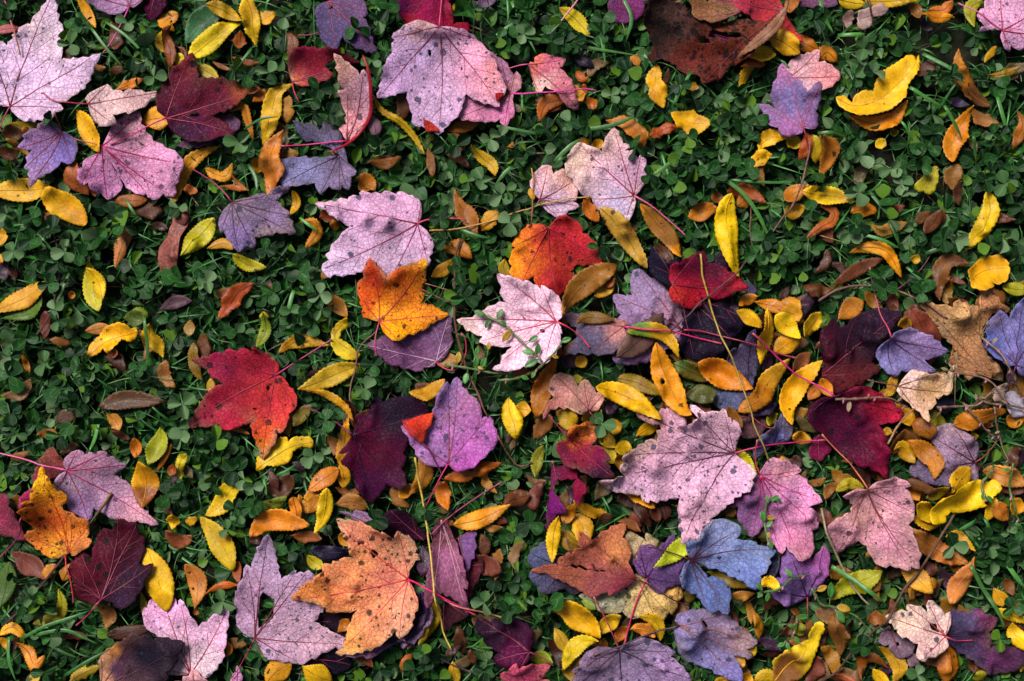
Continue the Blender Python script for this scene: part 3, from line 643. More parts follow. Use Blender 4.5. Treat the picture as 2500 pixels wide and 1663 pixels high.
L("190,1568 300,1470 430,1390",200,"AE6E1C",z=1)
L("430,1300 520,1400 600,1480",110,"8a5a1c")
L("680,1420 740,1560",65,"5a3014")
L("870,980 960,1010",80,"B8901a")
T("twig","arching pinkish twig above the tan speckled leaf","-30,1400 100,1310 300,1255 500,1250 700,1290 900,1370 1100,1500 1190,1560",26,"6a4a46","7a5048")
T("twig","straight thin twig slanting up from the arching twig","550,1430 850,1200 1000,1040 1090,870",14,"5a3034","5a3034")
T("straw","thin curved straw lying on the orange sickle-shaped leaf","0,770 250,840 400,900 570,960",10,"8a7a38","4a6a28")
V(0,760)
L("830,430 1060,270 1370,200",230,"E0A412",z=3,o="820,440 850,320 940,240 1000,150 1150,105 1250,130 1285,170 1360,160 1385,200 1340,260 1240,290 1160,260 1120,330 1060,405 1020,350 900,420")
L("800,190 900,170 1030,140",110,"AE762E",z=2)
L("1030,390 1090,400 1150,410",85,"8a4a28")
L("1450,120 1440,250 1520,330 1570,440",140,"CEA412",z=2,w=1)
L("1200,70 1300,60 1410,90",150,"4a5a1c",z=1)
L("1820,80 1810,240",105,"8f6e2c",z=2)
L("1860,300 1860,420 1880,560 1930,660",115,"7E6016",w=1)
L("215,400 250,520 290,590",65,"CC8410")
L("940,920 1150,850 1400,850 1580,860",180,"4E3018",z=3)
L("1020,980 1110,1060 1150,1140",120,"B07412",w=1)
L("1090,1140 1170,1190 1250,1230",65,"4a2010",w=1)
L("1300,1210 1310,1300 1300,1400",110,"BA660E",z=2)
L("1540,1110 1530,1250 1430,1460",185,"96961A",z=2)
L("1800,1360 1730,1450 1750,1600",100,"b09a14",w=1)
L("1640,1270 1560,1430 1500,1530",55,"B06010")
L("1700,1450 1660,1560",85,"8a4510")
L("540,1070 630,1010 740,1000",150,"4a2810")
T("twig","dark red twig curving along the left edge","440,-900 530,-730 570,-490 570,-290 520,-50 490,20 400,180 230,350 0,480 -60,510",22,"4a2630","4a2630")
T("straw","thin green runner stem crossing the clover at left","1040,700 1200,650 1450,630 1680,660",14,"4a6a2c","4a6a2c")
V(500,760)
L("565,5 575,180 500,345",108,"7E8E22",z=2)
L("715,395 800,320 950,280 1190,330",130,"AE8012",z=2,w=1)
L("1370,70 1240,250 1480,430",150,"D0B412",z=3,o="1370,60 1375,140 1300,190 1280,260 1370,310 1440,380 1490,420 1440,465 1340,460 1250,400 1210,300 1210,190 1270,110")
L("890,745 1050,690 1250,600 1490,510",195,"B8921E",z=3)
L("900,740 1120,780 1330,900 1450,1040",80,"C49010",z=4)
L("850,1100 930,980 1020,900",130,"6a5a14")
L("1380,990 1340,1200 1320,1400 1350,1580",135,"BE8012",z=2)
L("470,1530 800,1310 1030,1250",220,"D8AE10",z=3,o="490,1530 500,1390 560,1390 650,1300 700,1210 790,1205 800,1250 850,1205 1010,1200 1040,1260 1020,1310 930,1290 840,1340 830,1400 780,1460 680,1480 600,1470 540,1520")
L("60,640 60,790",85,"B08412",z=1)
L("250,1130 340,1140 430,1175",45,"a06024")
M("bright crimson maple leaf","with straight magenta stalk left of centre","675,615 715,560 705,500 665,475* 650,480 600,395 570,410 490,360* 480,400 360,350 340,385 220,370 215,400 70,415 60,435 -85,468* 40,550 60,600 210,690 90,740 0,840 -40,900 -150,1092* 60,1100 170,1070 160,1130 320,1110 460,1050 465,1120 500,1230 520,1300 560,1400* 640,1310 700,1220 695,1150 760,1150 800,1060 810,980 865,890* 860,770 820,730 800,690 740,620","A81C3E;200,500,901840;650,900,C43038;580,1330,E07E1C;600,1150,D85028;-50,1040,9E1A3C;800,800,CC3838;250,1000,A81A3A;550,500,A82038;700,650,c83434",st="675,615 900,470 1220,270",sc="9a1a5c",z=4,sp=(.3,1.2,0),vc="8a1c30",hole=["600,715 620,712 628,735 612,765 598,745","470,920 505,930 508,942 470,935"])
M("dark plum maple leaf","between the bright crimson and the magenta pink leaf","1440,1170 1470,1050 1450,1010* 1560,990 1600,930 1610,860 1660,835* 1700,870 1850,820 1960,820 2080,830 2136,950* 2050,1050 1990,1150 1900,1350 1930,1420 1880,1500 1930,1580 1900,1680* 1740,1640 1700,1720 1595,1823* 1510,1750 1450,1650 1430,1550 1350,1540 1330,1470 1340,1400 1400,1340 1320,1340* 1360,1280 1400,1220","3E0C34;1600,1350,6A0C34;1800,950,2e0c36;1500,1250,6a0c38;1650,1650,500c40",st="1440,1170 1250,1050 1100,970 960,900",sc="6a1040",z=3,sp=(.3,1,0),vc="2a0a28")
T("twig","short budding brown twig right of the mustard leaf","1680,170 1560,270 1470,380 1440,560 1400,700 1390,820 1420,890",22,"5a3a34","6a4a3c")
V(1000,760)
M("mauve maple leaf with looping red stalk","under the orange leaf in the middle","255,480 240,530 130,540 120,565* 0,555 -100,520 -230,490 -250,450 -380,330* -300,270 -230,230 0,150 200,100 370,40* 400,120 400,300* 390,340 350,430 300,480","8E5C88;-200,380,7c4c74;350,200,855488",st="255,480 300,530 400,565 480,530 540,400 530,250 490,210",sc="9a2040",z=3,sp=(.1,.8,0),vc="b890a8")
M("palest pink star-shaped maple leaf","under a small green sprig near the centre","1400,100 1450,60 1450,-70 1390,-160 1330,-200 1270,-225* 1260,-180 1180,-250 1100,-285 1095,-270 990,-310 850,-335* 880,-230 880,-140 930,-80 820,-60 720,-15 600,60 470,90* 580,190 700,240 690,290* 800,330 960,335 980,340 920,400 880,450 870,500 815,550* 960,570 1090,520 1110,540 1190,470 1280,480* 1340,420 1400,370 1440,300 1440,230* 1455,220 1440,150","DEB2CA;600,100,D8B4BC;1200,-50,e0b4c8",st="1400,100 1520,160 1640,250 1720,350",sc="c83a58",z=5,sp=(.05,.6,.5),vc="a83a50",hole=["1240,180 1270,170 1292,185 1285,208 1262,210 1250,195"])
M("magenta pink maple leaf with blue blotches","below centre left of a twig","375,1450 330,1480 230,1475 110,1410 60,1320 0,1200 -60,1110* -20,1090 60,1170 170,1130 220,1060 280,1040 235,1020 250,900 300,750 355,690* 390,710 450,650* 500,720 570,790 660,860 680,900 690,1030 740,1000 770,1020* 800,1080 840,1160 835,1250 770,1330 680,1410 580,1490 480,1510* 420,1500","A064A4;330,720,8468a8;480,1450,A84EA0;550,850,a86898;200,1350,9858a0;780,1150,b060a8",st="375,1450 300,1580 200,1780 130,1920",sc="a81a58",z=5,sp=(.35,1.6,1),vc="7a2844")
M("small orange leaf corner","lying on the magenta pink leaf's left lobe","-60,1040 0,1030 220,970* 230,1010 170,1130 130,1230* 60,1190 0,1140 -40,1100","D0641A;-20,1060,C03020",st="60,1200 180,1290 240,1400 320,1560",sc="5a1030",z=6)
M("curled salmon leaf","with dark red stalk above the two-tone leaf","1710,950 1790,960 1820,900 1830,810* 1780,780 1740,710 1670,670* 1610,720 1590,680 1510,600 1400,620* 1340,690 1350,790 1390,820 1310,880 1280,990* 1340,930 1420,900 1500,910 1620,970 1680,970","D0968C;1400,660,b07a74;1300,920,b06a60",st="1710,950 1800,1060 1890,1170",sc="6a1430",z=5,bend=3,sp=(.1,.9,.5))
M("two-tone orange and plum leaf","below the curled salmon leaf","1510,1205 1500,1150 1540,1090 1610,1080 1730,1070* 1800,1110 1830,1140* 1790,1200 1740,1260 1720,1340 1770,1270 1850,1310 1890,1390* 1860,1420 1930,1560* 1800,1568 1700,1540 1590,1480 1530,1480 1450,1420 1410,1290* 1430,1240","A03030;1650,1140,E08A1C;1770,1140,D88048;1550,1180,D87028;1650,1330,8a143c;1850,1500,420c3c;1500,1350,7a1840;1800,1350,80104a",st="1510,1205 1440,1120 1330,990",sc="7a1444",z=5,sp=(.3,.9,0),vc="8a1830")
M("grey mauve leaf with pink stalk","half covered by a brown leaf near the palest leaf","2035,150 2080,100 1960,70 1700,30 1520,20 1450,60* 1600,150 1600,250 1500,390 1720,400* 1850,415 1960,370 2000,330 2050,260* 2055,180","705A68;1700,330,5a5070;2020,120,a87068",st="2035,150 2260,180 2460,190 2710,250 2960,310",sc="b82a5c",z=3,sp=(.4,.8,1))
L("945,830 960,960 1000,1080 1020,1225",195,"E4B40C",z=4)
L("1010,930 1080,940 1165,950",150,"D29A10",z=2)
L("1400,420 1330,600 1250,800 1210,1030",190,"9E5E12",z=3)
L("1390,830 1310,900 1240,960",100,"CC9A10",z=2)
L("1420,960 1500,1020 1510,1130",195,"AE8C10",z=2)
L("1640,1020 1740,1010 1830,940",155,"BE9410",z=2)
L("1800,1180 1900,1240 1970,1300",130,"BE9412",z=2)
L("1850,1300 1900,1380 1960,1450",150,"AE9416",z=1)
L("1280,1280 1220,1420 1200,1580",120,"7E7E1C",z=2)
L("0,770 160,790 260,720 340,650",130,"B67E12",z=3)
L("180,860 230,830 270,800",85,"B07010",z=1)
L("1590,120 1700,60 1950,80",120,"705020",z=4)
L("1600,430 1640,480 1675,535",120,"B68612",z=1)
L("1550,640 1600,650 1660,640",90,"8a7a14",z=2)
L("1000,570 1060,590 1150,560",90,"8a4a2c",z=1)
T("twig","lower hooked brown twig end below the magenta pink leaf","840,1180 900,1290 970,1400 1030,1480 1100,1480 1170,1440",20,"5e3a30","5e3a30")
KW("green sprig of small oval leaves lying across the palest leaf","600,-20 660,0 760,60 900,130 1030,250 1130,350 1210,410 1260,480",[(670,20,110,20),(745,120,90,190),(865,30,110,270),(930,235,130,180),(1180,265,100,330),(1130,388,110,190),(1222,360,110,280),(1160,490,140,100),(905,120,70,60)])
KW("dry jointed weed stem arching below the palest leaf","850,660 1020,640 1200,560 1330,440 1440,310 1470,260",[(1485,275,100,340),(1100,630,80,200),(1380,430,70,20),(1180,600,70,120)])
KW("low weed stem with pink buds left below the palest leaf","340,510 480,530 600,550 800,590 990,600",[(470,440,110,270),(650,378,80,180),(760,330,80,330),(710,490,110,280),(540,640,110,90),(680,540,60,20),(640,480,110,200)])
V(1500,760)
M("speckled pink big maple leaf with slate dots","right of centre with long magenta stalk","1135,1350 1150,1200 1150,1100 1090,1020 1075,1060 1000,935* 970,945 830,955 715,900* 720,960 740,1000 700,1050 660,1080 630,1000 610,930 490,890 480,930 430,920 400,1030 180,935* 270,1040 410,1070 430,1120 380,1130 400,1180 390,1230 340,1210 200,1300 70,1370* 100,1430 30,1490 90,1560 -141,1610* -80,1680 60,1720 150,1735 240,1740 250,1790 430,1800 610,1770 595,1930 620,2090 630,2180* 780,2110 910,1975 1000,1900 1110,1760 1270,1665 1285,1520* 1240,1440","D0A2C4;250,1000,a06a70;900,1000,cca0b0;700,2000,c898ac",st="1135,1350 1300,1300 1450,1270 1700,1250 1960,1230 2010,1225",sc="a82058",z=5,sp=(.85,.9,1),vc="5a2a38")
L("0,440 150,330 300,200 450,20",250,"5E4438",z=4)
L("95,200 250,170 420,200 520,290 590,440",150,"C89412",z=5,c2="150,200,5e7e20")
L("375,300 420,480 500,680 600,900 680,965",250,"DA8E12",z=6,hole=["425,640 450,635 468,660 462,690 440,695 422,680"])
L("30,640 200,680 430,790",150,"8E7012",z=3)
L("-190,720 0,770 200,860 430,1020",200,"E4AE0C",z=5)
L("-20,1030 20,1110 -20,1180",105,"CC9412",z=2)
L("560,500 700,560 930,660",165,"5E7434",z=3,c2="850,640,6a5a1c")
L("770,490 950,570 1130,660 1290,730",260,"CE7C10",z=4)
L("650,800 800,790 950,770",165,"4E4E22",z=3,w=1)
M("slate violet maple leaf","under the orange leaf and the yellow straw","1280,1000 1180,920 1000,940 930,800* 1050,700 1200,740 1100,560 1065,480* 1100,350 1150,380 1210,290 1280,190* 1310,270 1340,400 1350,560 1300,720 1290,800 1500,860 1540,900* 1440,980 1300,1000","544A72;1050,800,56608a;1200,450,5e4e70;1450,920,4a3a60",st="1280,1000 1380,1080 1460,1100",sc="7a1430",z=3,vc="2a1a30")
M("dull mauve leaf scrap","below the brown orange leaf right of centre","1160,1000 1250,960 1430,1040* 1410,1140 1330,1190* 1200,1200 1150,1100","6E4E54",z=2)
M("small blue violet maple leaf","under the magenta stalk right of the speckled leaf","1480,1290 1400,1380 1330,1400* 1330,1300 1360,1190* 1400,1150 1480,1080 1590,990* 1640,1060 1670,1140* 1670,1230 1580,1270","5E5EA4;1580,1100,6a66ac",z=3,vc="3a2040")
L("1430,-30 1430,150 1400,300 1370,505",155,"E4B00C",z=5)
L("1490,40 1600,130 1715,260",185,"E4B612",z=5)
L("1130,0 1250,60 1340,160",150,"CC9E12",z=3)
L("1500,400 1620,310 1750,240",185,"D69612",z=4)
L("1740,240 1850,150 1955,10",165,"D4A612",z=5,w=1)
L("1560,0 1680,30 1730,100",165,"C48E1a",z=3)
L("1140,950 1340,830 1480,640 1650,450",215,"AE6E12",z=5,c2="1550,520,C08a18")
L("1690,560 1780,480 1870,395",150,"B66E40",z=5)
L("1660,1075 1640,900 1740,700 1955,470",215,"E4A80C",z=6)
L("1440,1080 1500,1020 1560,980",110,"9a8a12",z=2)
L("1050,900 1110,1000 1190,1100",105,"7e4e14",z=4)
L("1150,1300 1250,1400 1330,1540",72,"B8AC10",z=4)
L("650,1000 680,1070",110,"C08810",z=2)
L("210,1200 320,1120 420,1100",130,"D29C12",z=4)
L("-10,1310 80,1300 165,1310",130,"B48E12",z=3)
L("-10,1430 90,1420",140,"8a6412",z=2)
L("1680,1190 1780,1210 1890,1250",130,"CC8E12",z=3)
L("1590,1380 1610,1470",90,"C09a14")
L("1850,850 1910,760 1960,700",130,"C07010",z=3)
V(2000,760)
M("tan speckled dry maple leaf","with brown flecks at the right edge","1600,640 1480,600 1420,640* 1380,600 1270,600* 1300,520 1230,480* 1310,380 1200,260 1070,190* 1130,150 1000,60 985,0 940,-60* 1090,-60 1220,-30 1240,-90 1300,-80 1490,-30 1500,-160 1510,-270* 1600,-160 1690,-80 1800,0* 1640,20 1560,150 1530,280 1560,420 1700,600 1690,650*","A87850;1300,0,b08858;1600,-100,b07850;1400,500,a0704c",z=2,sp=(.9,.5,0),vc="7a5030")
M("violet blue maple leaf at the right edge","next to the tan speckled leaf","1810,510 1700,520 1640,470 1560,400 1540,290* 1570,250 1560,150 1640,30 1680,10* 1790,70 1830,-20 1890,-80 1960,-130* 2050,0 2150,150* 2100,350 2050,560* 1960,630 1850,600","6E6AB4;1580,300,5464b8;1900,560,7a6ab0;1650,60,7e72b0",st="1810,510 1770,640 1750,760",sc="4a2038",z=4,sp=(.05,.8,1),vc="4a1c44")
M("big maroon maple leaf with brick red lobe","beside the pale violet leaf on the right","15,610 30,520 0,350 20,200* 130,90* 200,160 260,140 340,50 450,0 560,-30 725,20* 700,100 640,190 540,280 540,350 490,480 560,560* 430,660 340,720 150,780* 120,770 90,700 30,640","2E0C2C;300,620,6E2428;60,350,500C28;400,200,2A0C30;600,100,3c1040;450,550,6a2828;120,600,601c22;250,350,360c2c;500,350,300c2e",z=3,sp=(.7,1,0),vc="6a1c2c")
M("pale violet maple leaf with tall pink stalk","on the big maroon leaf at right","625,260 650,210 760,170 850,175 900,200 960,220 1030,270 1110,330 1165,385* 1050,440 960,460 990,500 1050,580* 900,570 760,560 700,605* 600,550 560,480 540,400* 545,330 590,290","7E6EA6;950,320,80629a;850,200,8a70a4;650,500,7870b0",st="625,260 590,130 545,0 510,-220 475,-420",sc="9a3850",z=5,sp=(.1,.7,1),vc="4a1c3c")
L("860,-20 950,130 1060,350 1040,520",225,"723624",z=2)
L("700,140 770,110 850,150",110,"C08c1c",z=4)
M("magenta red maple leaf with white scratches","below the big maroon leaf at right","85,805 200,760 340,730* 470,750 600,830 680,900 745,970* 700,1040 520,1075 560,1150 610,1350 610,1568* 530,1530 420,1460 380,1490 300,1430 200,1370 120,1280 0,1150 -80,1100 -130,1000* -100,880 -20,820","580C36;520,880,A81630;650,980,AC1434;400,780,981434;550,1500,9E143C;100,950,4a0C36;300,1200,540C36;450,1400,780c3c;300,950,5a0c34",st="85,805 -60,700 -250,600 -400,470 -520,360 -690,210",sc="b81a68",z=4,sp=(.6,1,0),vc="3a0c28")
M("dark magenta leaf scrap","left below the scratched magenta leaf","0,1180 120,1320 60,1380 0,1420* -80,1350* -60,1220","7E1444",z=3)
M("cream and tan curled dry leaf","in the middle of the right side","700,715 740,660 830,580* 900,570 1000,600 1120,600 1180,600 1270,510* 1240,640 1200,760* 1060,820 1030,890 950,930 920,1015* 880,950 800,870 700,790 680,750","C89C74;800,630,D8B8B4;850,850,D8AC94;1230,600,d8b494;1000,720,b08858",st="700,715 600,690 450,655",sc="5a2430",z=5,bend=4,sp=(.1,.6,0),vc="6a4030")
M("dusty lavender maple leaf","under an orange leaf at lower right","1460,1440 1490,1380 1490,1290 1440,1230 1370,1180 1280,1120 1190,1080* 1100,1080 1040,1110 1030,1180* 1060,1270 1100,1400 900,1420 850,1530* 1000,1630 1180,1630* 1300,1600 1480,1600* 1490,1500","90768E;1300,1250,9a7a90;1000,1560,6a5878",st="1460,1440 1560,1370 1640,1300 1700,1220",sc="7a2c30",z=3,sp=(.5,.9,1),vc="4a2034")
L("700,880 800,1000 850,1085",160,"CC8C12",z=3)
L("600,810 660,740 750,580",95,"A87c12",z=3)
L("950,950 1080,1040 1190,1070",185,"6E6816",z=2)
L("1210,1070 1450,1030 1780,940",180,"AE6A12",z=3)
L("1260,1100 1320,1130 1380,1170",95,"b4740e",z=2)
L("1370,1180 1430,1200 1505,1190",95,"b68412",z=2)
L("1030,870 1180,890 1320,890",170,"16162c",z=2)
L("790,1220 920,1300 1030,1420 1000,1575",185,"AE6A12",z=5)
L("830,1060 960,1120 1010,1220",170,"9E5e12",z=4)
L("670,1310 760,1290 870,1440",150,"BE8c12",z=3)
L("1740,830 1850,880 1950,930",190,"A094A4",z=3,w=1,o="1740,800 1850,760 1960,850 1950,1000 1850,1020 1780,960")
L("1620,780 1690,770 1760,740",150,"A08878",z=3,w=1,o="1620,740 1720,680 1760,740 1720,860 1620,850")
L("1720,560 1800,620 1830,690",140,"a07a80",z=2)
L("1790,1000 1870,1060 1960,1000",115,"BC7612",z=2)
L("-10,640 50,740 95,810",115,"CC8012",z=3)
L("570,1130 650,1150",80,"B88412",z=2)
KW("branching dry weed with tiny buds by the right edge","1960,935 1750,890 1590,880 1490,840 1430,790",[(1700,860,50,40),(1500,820,50,200)],dry=1)
KW("bent dry weed stem over the tan speckled leaf","1480,240 1540,300 1620,380 1680,500 1740,610 1830,710 1900,780 1960,850",[(1590,280,70,30),(1640,90,60,340),(1550,110,50,180)],dry=1)
KW("knotty weed twig across the dark gap by the cream leaf","1060,910 1300,905 1450,890 1530,820 1620,740",[(1010,960,60,140),(1250,560,60,270)],dry=1)
KW("thin weed twig from the cream leaf tip to the right edge","1240,580 1350,600 1480,620 1600,680 1680,800 1760,880",[(1130,550,70,180),(1240,440,70,300),(1200,520,60,260)],dry=1)
KW("beaded weed twig hanging below the weed tangle","1330,870 1400,960 1470,1030 1550,1130 1620,1180 1680,1210",[(1430,990,40,30),(1560,1130,40,210)],dry=1)
KW("long straight weed stem at lower right","1620,900 1650,1050 1700,1200 1730,1320 1780,1450",[(1660,1150,50,160)],dry=1)
T("twig","tan forked twig under the cream curled leaf","590,1260 650,1150 700,1080 770,980 830,920",26,"8a6a48","7a5a40")
KW("dry budding stem lying on the scratched magenta leaf","90,830 250,830 400,820 520,815 640,830 720,880 790,915",[(230,900,110,110),(400,800,50,290),(690,830,60,320)],dry=1)
V(0,1130)
M("purple pink maple leaf with long pink stalk","on the left overlapped by an orange leaf","690,60 660,0 680,-60 800,-125* 860,-120 870,-90 950,-110 1040,-105* 1060,-60 1130,-50 1160,-10 1205,20* 1160,70 1100,115 1150,150 1230,200 1330,360 1300,380 1380,450 1420,490 1500,585* 1400,580 1310,550 1300,570 1150,545 1110,550 1000,500 960,480 890,430 880,480 830,540* 740,500 650,440 640,400 570,260* 550,170 610,100","AC7CA6;900,0,b8809a;1350,480,C08898;750,400,9a6ca8;1000,250,b48aa8;650,200,a88aa0",st="690,60 400,-10 0,-95 -60,-110",sc="c85a90",z=3,sp=(.2,1.1,.9),vc="9a2c54")
M("reddish brown leaf with magenta edge","behind the orange pointed leaf at left","660,0 520,-140* 430,-80 400,0 360,80 360,180 340,230 270,310 290,400 310,490* 360,380 420,200 600,100","7C3438;320,330,A02C5A;500,-60,844038",st="310,490 260,610 200,700 100,810 0,910",sc="7a2048",z=2)
M("pointed yellow orange maple leaf with black specks","at the lower left","680,850 650,880 570,910 460,890 400,830 330,790 265,700* 330,640 370,620 330,560 320,460 330,400 390,385 350,350* 390,330 400,210 430,130 465,30* 490,90 560,150 590,250 630,250 665,340* 620,390 640,440 760,510 850,560* 860,610 840,710 885,745* 830,820 780,860 700,860","D87A20;460,130,E4AC10;550,280,DC9016;450,480,D87024;480,580,C84E20;650,600,D87826;580,850,D09424;780,800,C87844;400,720,D47024;600,700,D87C20;550,520,CC5A24",st="680,850 740,1000 770,1130 785,1290",sc="a82a34",z=5,sp=(.95,.8,0),vc="a04020",hole=["398,365 415,362 418,385 402,388"])
M("wine red maple leaf with black spots","at lower left beside the yellow leaf","1020,1275 960,1310 860,1300 790,1250 780,1140* 800,1110 760,1040 750,975* 770,900 820,840* 920,890 940,750 980,650 1040,620 1090,640 1160,545* 1250,560 1320,590* 1330,690 1380,700 1380,870 1330,960 1400,975 1470,975* 1420,1100 1420,1150 1340,1250 1330,1300 1210,1350* 1130,1310 1060,1290","4E0E2C;830,1000,701E2C;950,1200,601428;1300,1100,3E0E40;1150,650,561428;1000,800,64142c;1200,1300,480e48",st="1020,1275 900,1410 740,1550",sc="a01c50",z=4,sp=(.45,1.1,0),vc="7a3040")
M("crimson pink maple leaf at the left edge","above a brown curled leaf","-120,500 -60,280 0,290 90,320* 110,400 170,490 160,540 200,640 210,740* 100,710 0,690 -100,650*","8E2444;120,600,a03058",z=2,vc="a04458")
L("1350,-20 1390,180 1370,430",255,"D4960F",z=4,c2="1380,400,8a4a12")
L("90,350 170,370 270,440",130,"7a4a1c",w=1)
L("220,385 270,360",70,"C89a1a")
L("110,850 230,930 330,1010 460,1120",175,"70382C",z=3,w=1)
L("430,1090 500,1000 540,970",110,"C07c1c",w=1,z=3)
L("600,1130 650,1050 720,960",130,"AE741e",w=1,z=3)
L("0,1390 40,1200 80,950",195,"44601f",z=2)
L("1400,820 1490,1040 1560,1230 1600,1420",265,"E2B40C",z=3)
L("1350,1240 1380,1400 1400,1530",72,"A88e14")
L("1680,480 1660,550 1640,640",115,"D6A012",w=1)
L("1600,640 1700,770 1830,700",140,"8a4a26",w=1)
L("1780,590 1830,560 1880,530",90,"D0A014",w=1)
T("twig","dark purple twig slanting to the lower left corner","640,880 480,1090 240,1360 80,1540",30,"3a1c26","4a2428")
T("leaf_stalk","short thick black and yellow stalk end on the purple pink leaf","1075,290 1020,380 950,480 860,600",36,"6a4c10","1a140c")
V(0,1363,5.227)
L("750,390 780,600 680,760 400,850",185,"96901A",z=3)
L("-10,960 150,890 300,1030",130,"D69412",z=3)
L("-10,1020 50,1100 110,1190",110,"C89014",z=2)
L("200,1080 330,1200 450,1350 560,1250",160,"CE8024",z=3,w=1)
L("400,1600 440,1520 480,1420",130,"b8941a",z=2)
L("870,1600 1000,1500 1250,1400",150,"AE941a",z=2,w=1)
L("1350,1000 1600,950 1960,880",175,"42261a",z=1)
L("770,1030 930,1000 1110,1030",100,"5a2a14",w=1)
M("near black plum leaf with tan left side","at the bottom left edge","1300,1640 1280,1568 1250,1430 1300,1270* 1420,1140 1580,1040 1740,925* 1820,960 1960,930 2000,1000 2100,970 2370,1050* 2300,1200 2300,1300 2180,1390 2190,1480* 2060,1560 1900,1640* 1600,1660","221636;1350,1300,C08A60;1480,1150,C07c34;1580,1230,3c1846;1400,1500,b07c54;1520,1400,441c50;1900,1200,201838",z=4,vc="3a1c2c")
V(375,1363,5.227)
M("pink maple leaf with two upright lobes","at the bottom left beside the plum leaf","480,1470 300,1480 200,1420* 280,1380 350,1200 50,960 0,930 -90,820 -110,650* -80,630 0,500 -10,480 15,345* 80,380 200,460 230,450 310,580 330,580 365,535* 430,580 500,690 595,855 700,790 850,680 955,620* 965,760 945,920 960,960 930,1140 920,1240 850,1330 790,1420 650,1490*","D29AC4;600,1350,CCB2BC;100,500,D496C0;350,1350,a89098;800,850,d8a4c4",z=3,sp=(.45,.9,1),vc="8a2440")
M("pink leaf tips at the bottom edge","below the two-lobed pink leaf","560,1700 400,1640 260,1568* 390,1550 400,1480 470,1480 530,1420* 620,1480 700,1568* 720,1650","D0949a",z=4)
M("thin pink leaf tip at the bottom edge","under the long red stalk","1050,1700 970,1568 1050,1450 1070,1400* 1100,1450 1100,1568*","C888b4",z=4)
M("mauve speckled maple leaf with a big torn hole","bottom left of centre","1300,1010 1200,980 1120,900 1070,800 1080,680 1060,470 1100,380 1140,260 1160,230 1200,95* 1260,115 1290,0 1350,-100 1400,-200 1506,-319* 1560,-180 1580,-80 1600,20 1660,230 1750,180 1840,130* 1850,160 1960,140 2032,130* 2200,300 2206,583 2059,783 2272,903 2459,983 2446,1063* 2166,1183 1899,1303* 1740,1310 1600,1290 1430,1220* 1340,1110 1310,1050","AE88AA;1506,-150,a888ac;1800,900,b08ca0;1150,600,b088a8;2200,1050,b890a0",st="1300,1010 1200,1200 1080,1420 1000,1520",sc="901840",z=4,sp=(.9,.8,1),vc="6a2834",hole=["1420,415 1500,470 1560,505 1545,640 1540,750 1480,790 1345,890 1335,720 1370,480"])
L("400,80 530,250 560,450 550,615",250,"B87228",z=2,hole=["440,180 470,190 465,210 445,205","480,385 505,380 510,410 488,415"])
L("1080,40 1060,200 1100,320",115,"8E4014",z=2)
L("660,450 850,360 1100,340",105,"AE5610",z=2)
L("540,650 560,720",70,"9a4a14")
L("960,1050 980,1150 940,1240",90,"B87010")
L("1430,1600 1560,1450 1760,1330",300,"C88A12",z=2)
V(500,1130)
L("-50,520 90,680 190,830 280,1030",225,"C49E12",z=3)
L("10,505 150,400 240,260 370,190",195,"D8B412",z=4)
L("550,370 680,390 800,310",110,"6a7a1c",z=2)
L("900,300 960,420 1080,240 1150,120",150,"B87a12",z=2)
L("1000,260 1130,160 1300,40",175,"BC6E24",z=4)
L("1000,470 1060,380 1110,300",130,"A06414",z=2)
L("1180,230 1160,400 1130,540 1060,660",150,"DEB012",z=4)
L("1250,400 1400,370 1570,440",165,"8E5A26",z=2)
L("1310,0 1340,100 1330,240",140,"C08410",z=3)
L("850,320 880,430 900,560",120,"C87814",z=3,w=1)
L("460,690 580,560 750,540 1020,580",210,"CA7A12",z=3)
L("830,690 960,700 1130,720",130,"8a4e24",z=2,w=1)
L("590,60 660,130 710,260",70,"4a2018",z=1,w=1)
L("440,760 500,720 560,690",110,"3a1c10",z=1)
L("980,880 1040,950 1140,1000",125,"A8941a",z=2)
L("1340,650 1340,720 1370,790",110,"B8801a",z=2)
L("1870,330 1930,260 1980,200",120,"C8841a",z=2)
V(700,1263)
M("lilac leaf edge above the big orange leaf","lower middle","860,100 780,60 700,30 520,-50* 630,-30 640,-60 710,-55* 800,-30 870,30* 1000,120","8E6E94",z=3)
M("dark maroon leaf above the big orange leaf","lower middle","1310,225 1200,215 1060,150 850,60 990,-60* 1100,-80 1180,-20 1250,80 1335,190*","3E0C30",z=3)
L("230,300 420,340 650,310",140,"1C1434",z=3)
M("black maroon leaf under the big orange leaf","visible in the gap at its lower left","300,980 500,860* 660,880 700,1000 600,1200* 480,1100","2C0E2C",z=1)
M("dark purple leaf below the big orange leaf's tip","at the bottom edge left of centre","160,1340 320,1290* 500,1260 600,1340 610,1420* 500,1500 300,1470* 200,1400","221030",z=2)
M("mauve leaf rim under the big orange leaf","lower middle with dark stalk","1150,1100 1370,800 1385,930* 1330,1030 1260,1140 1110,1225* 1090,1170 930,1260 800,1310* 750,1290 620,1290 550,1280* 700,1100 1000,900","8E5C88;1250,1100,8a6a90",st="1140,1105 1230,1210 1400,1310 1600,1410 1785,1480",sc="3a1a30",z=2)
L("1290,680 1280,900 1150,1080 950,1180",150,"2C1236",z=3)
L("1300,270 1310,420 1290,560",150,"42223c",z=2)
L("1400,760 1420,950 1270,1200",120,"A88a14",z=1)
L("500,1080 560,1020 600,960",110,"A86010",z=2)
L("630,1300 740,1350 830,1420",110,"7a3818",z=1)
L("1200,1310 1130,1380 1110,1480",90,"A85614",w=1)
L("160,1400 260,1470 440,1568",240,"D8A812",z=3)
L("1590,1370 1600,1480 1640,1600",110,"CCA420",z=3)
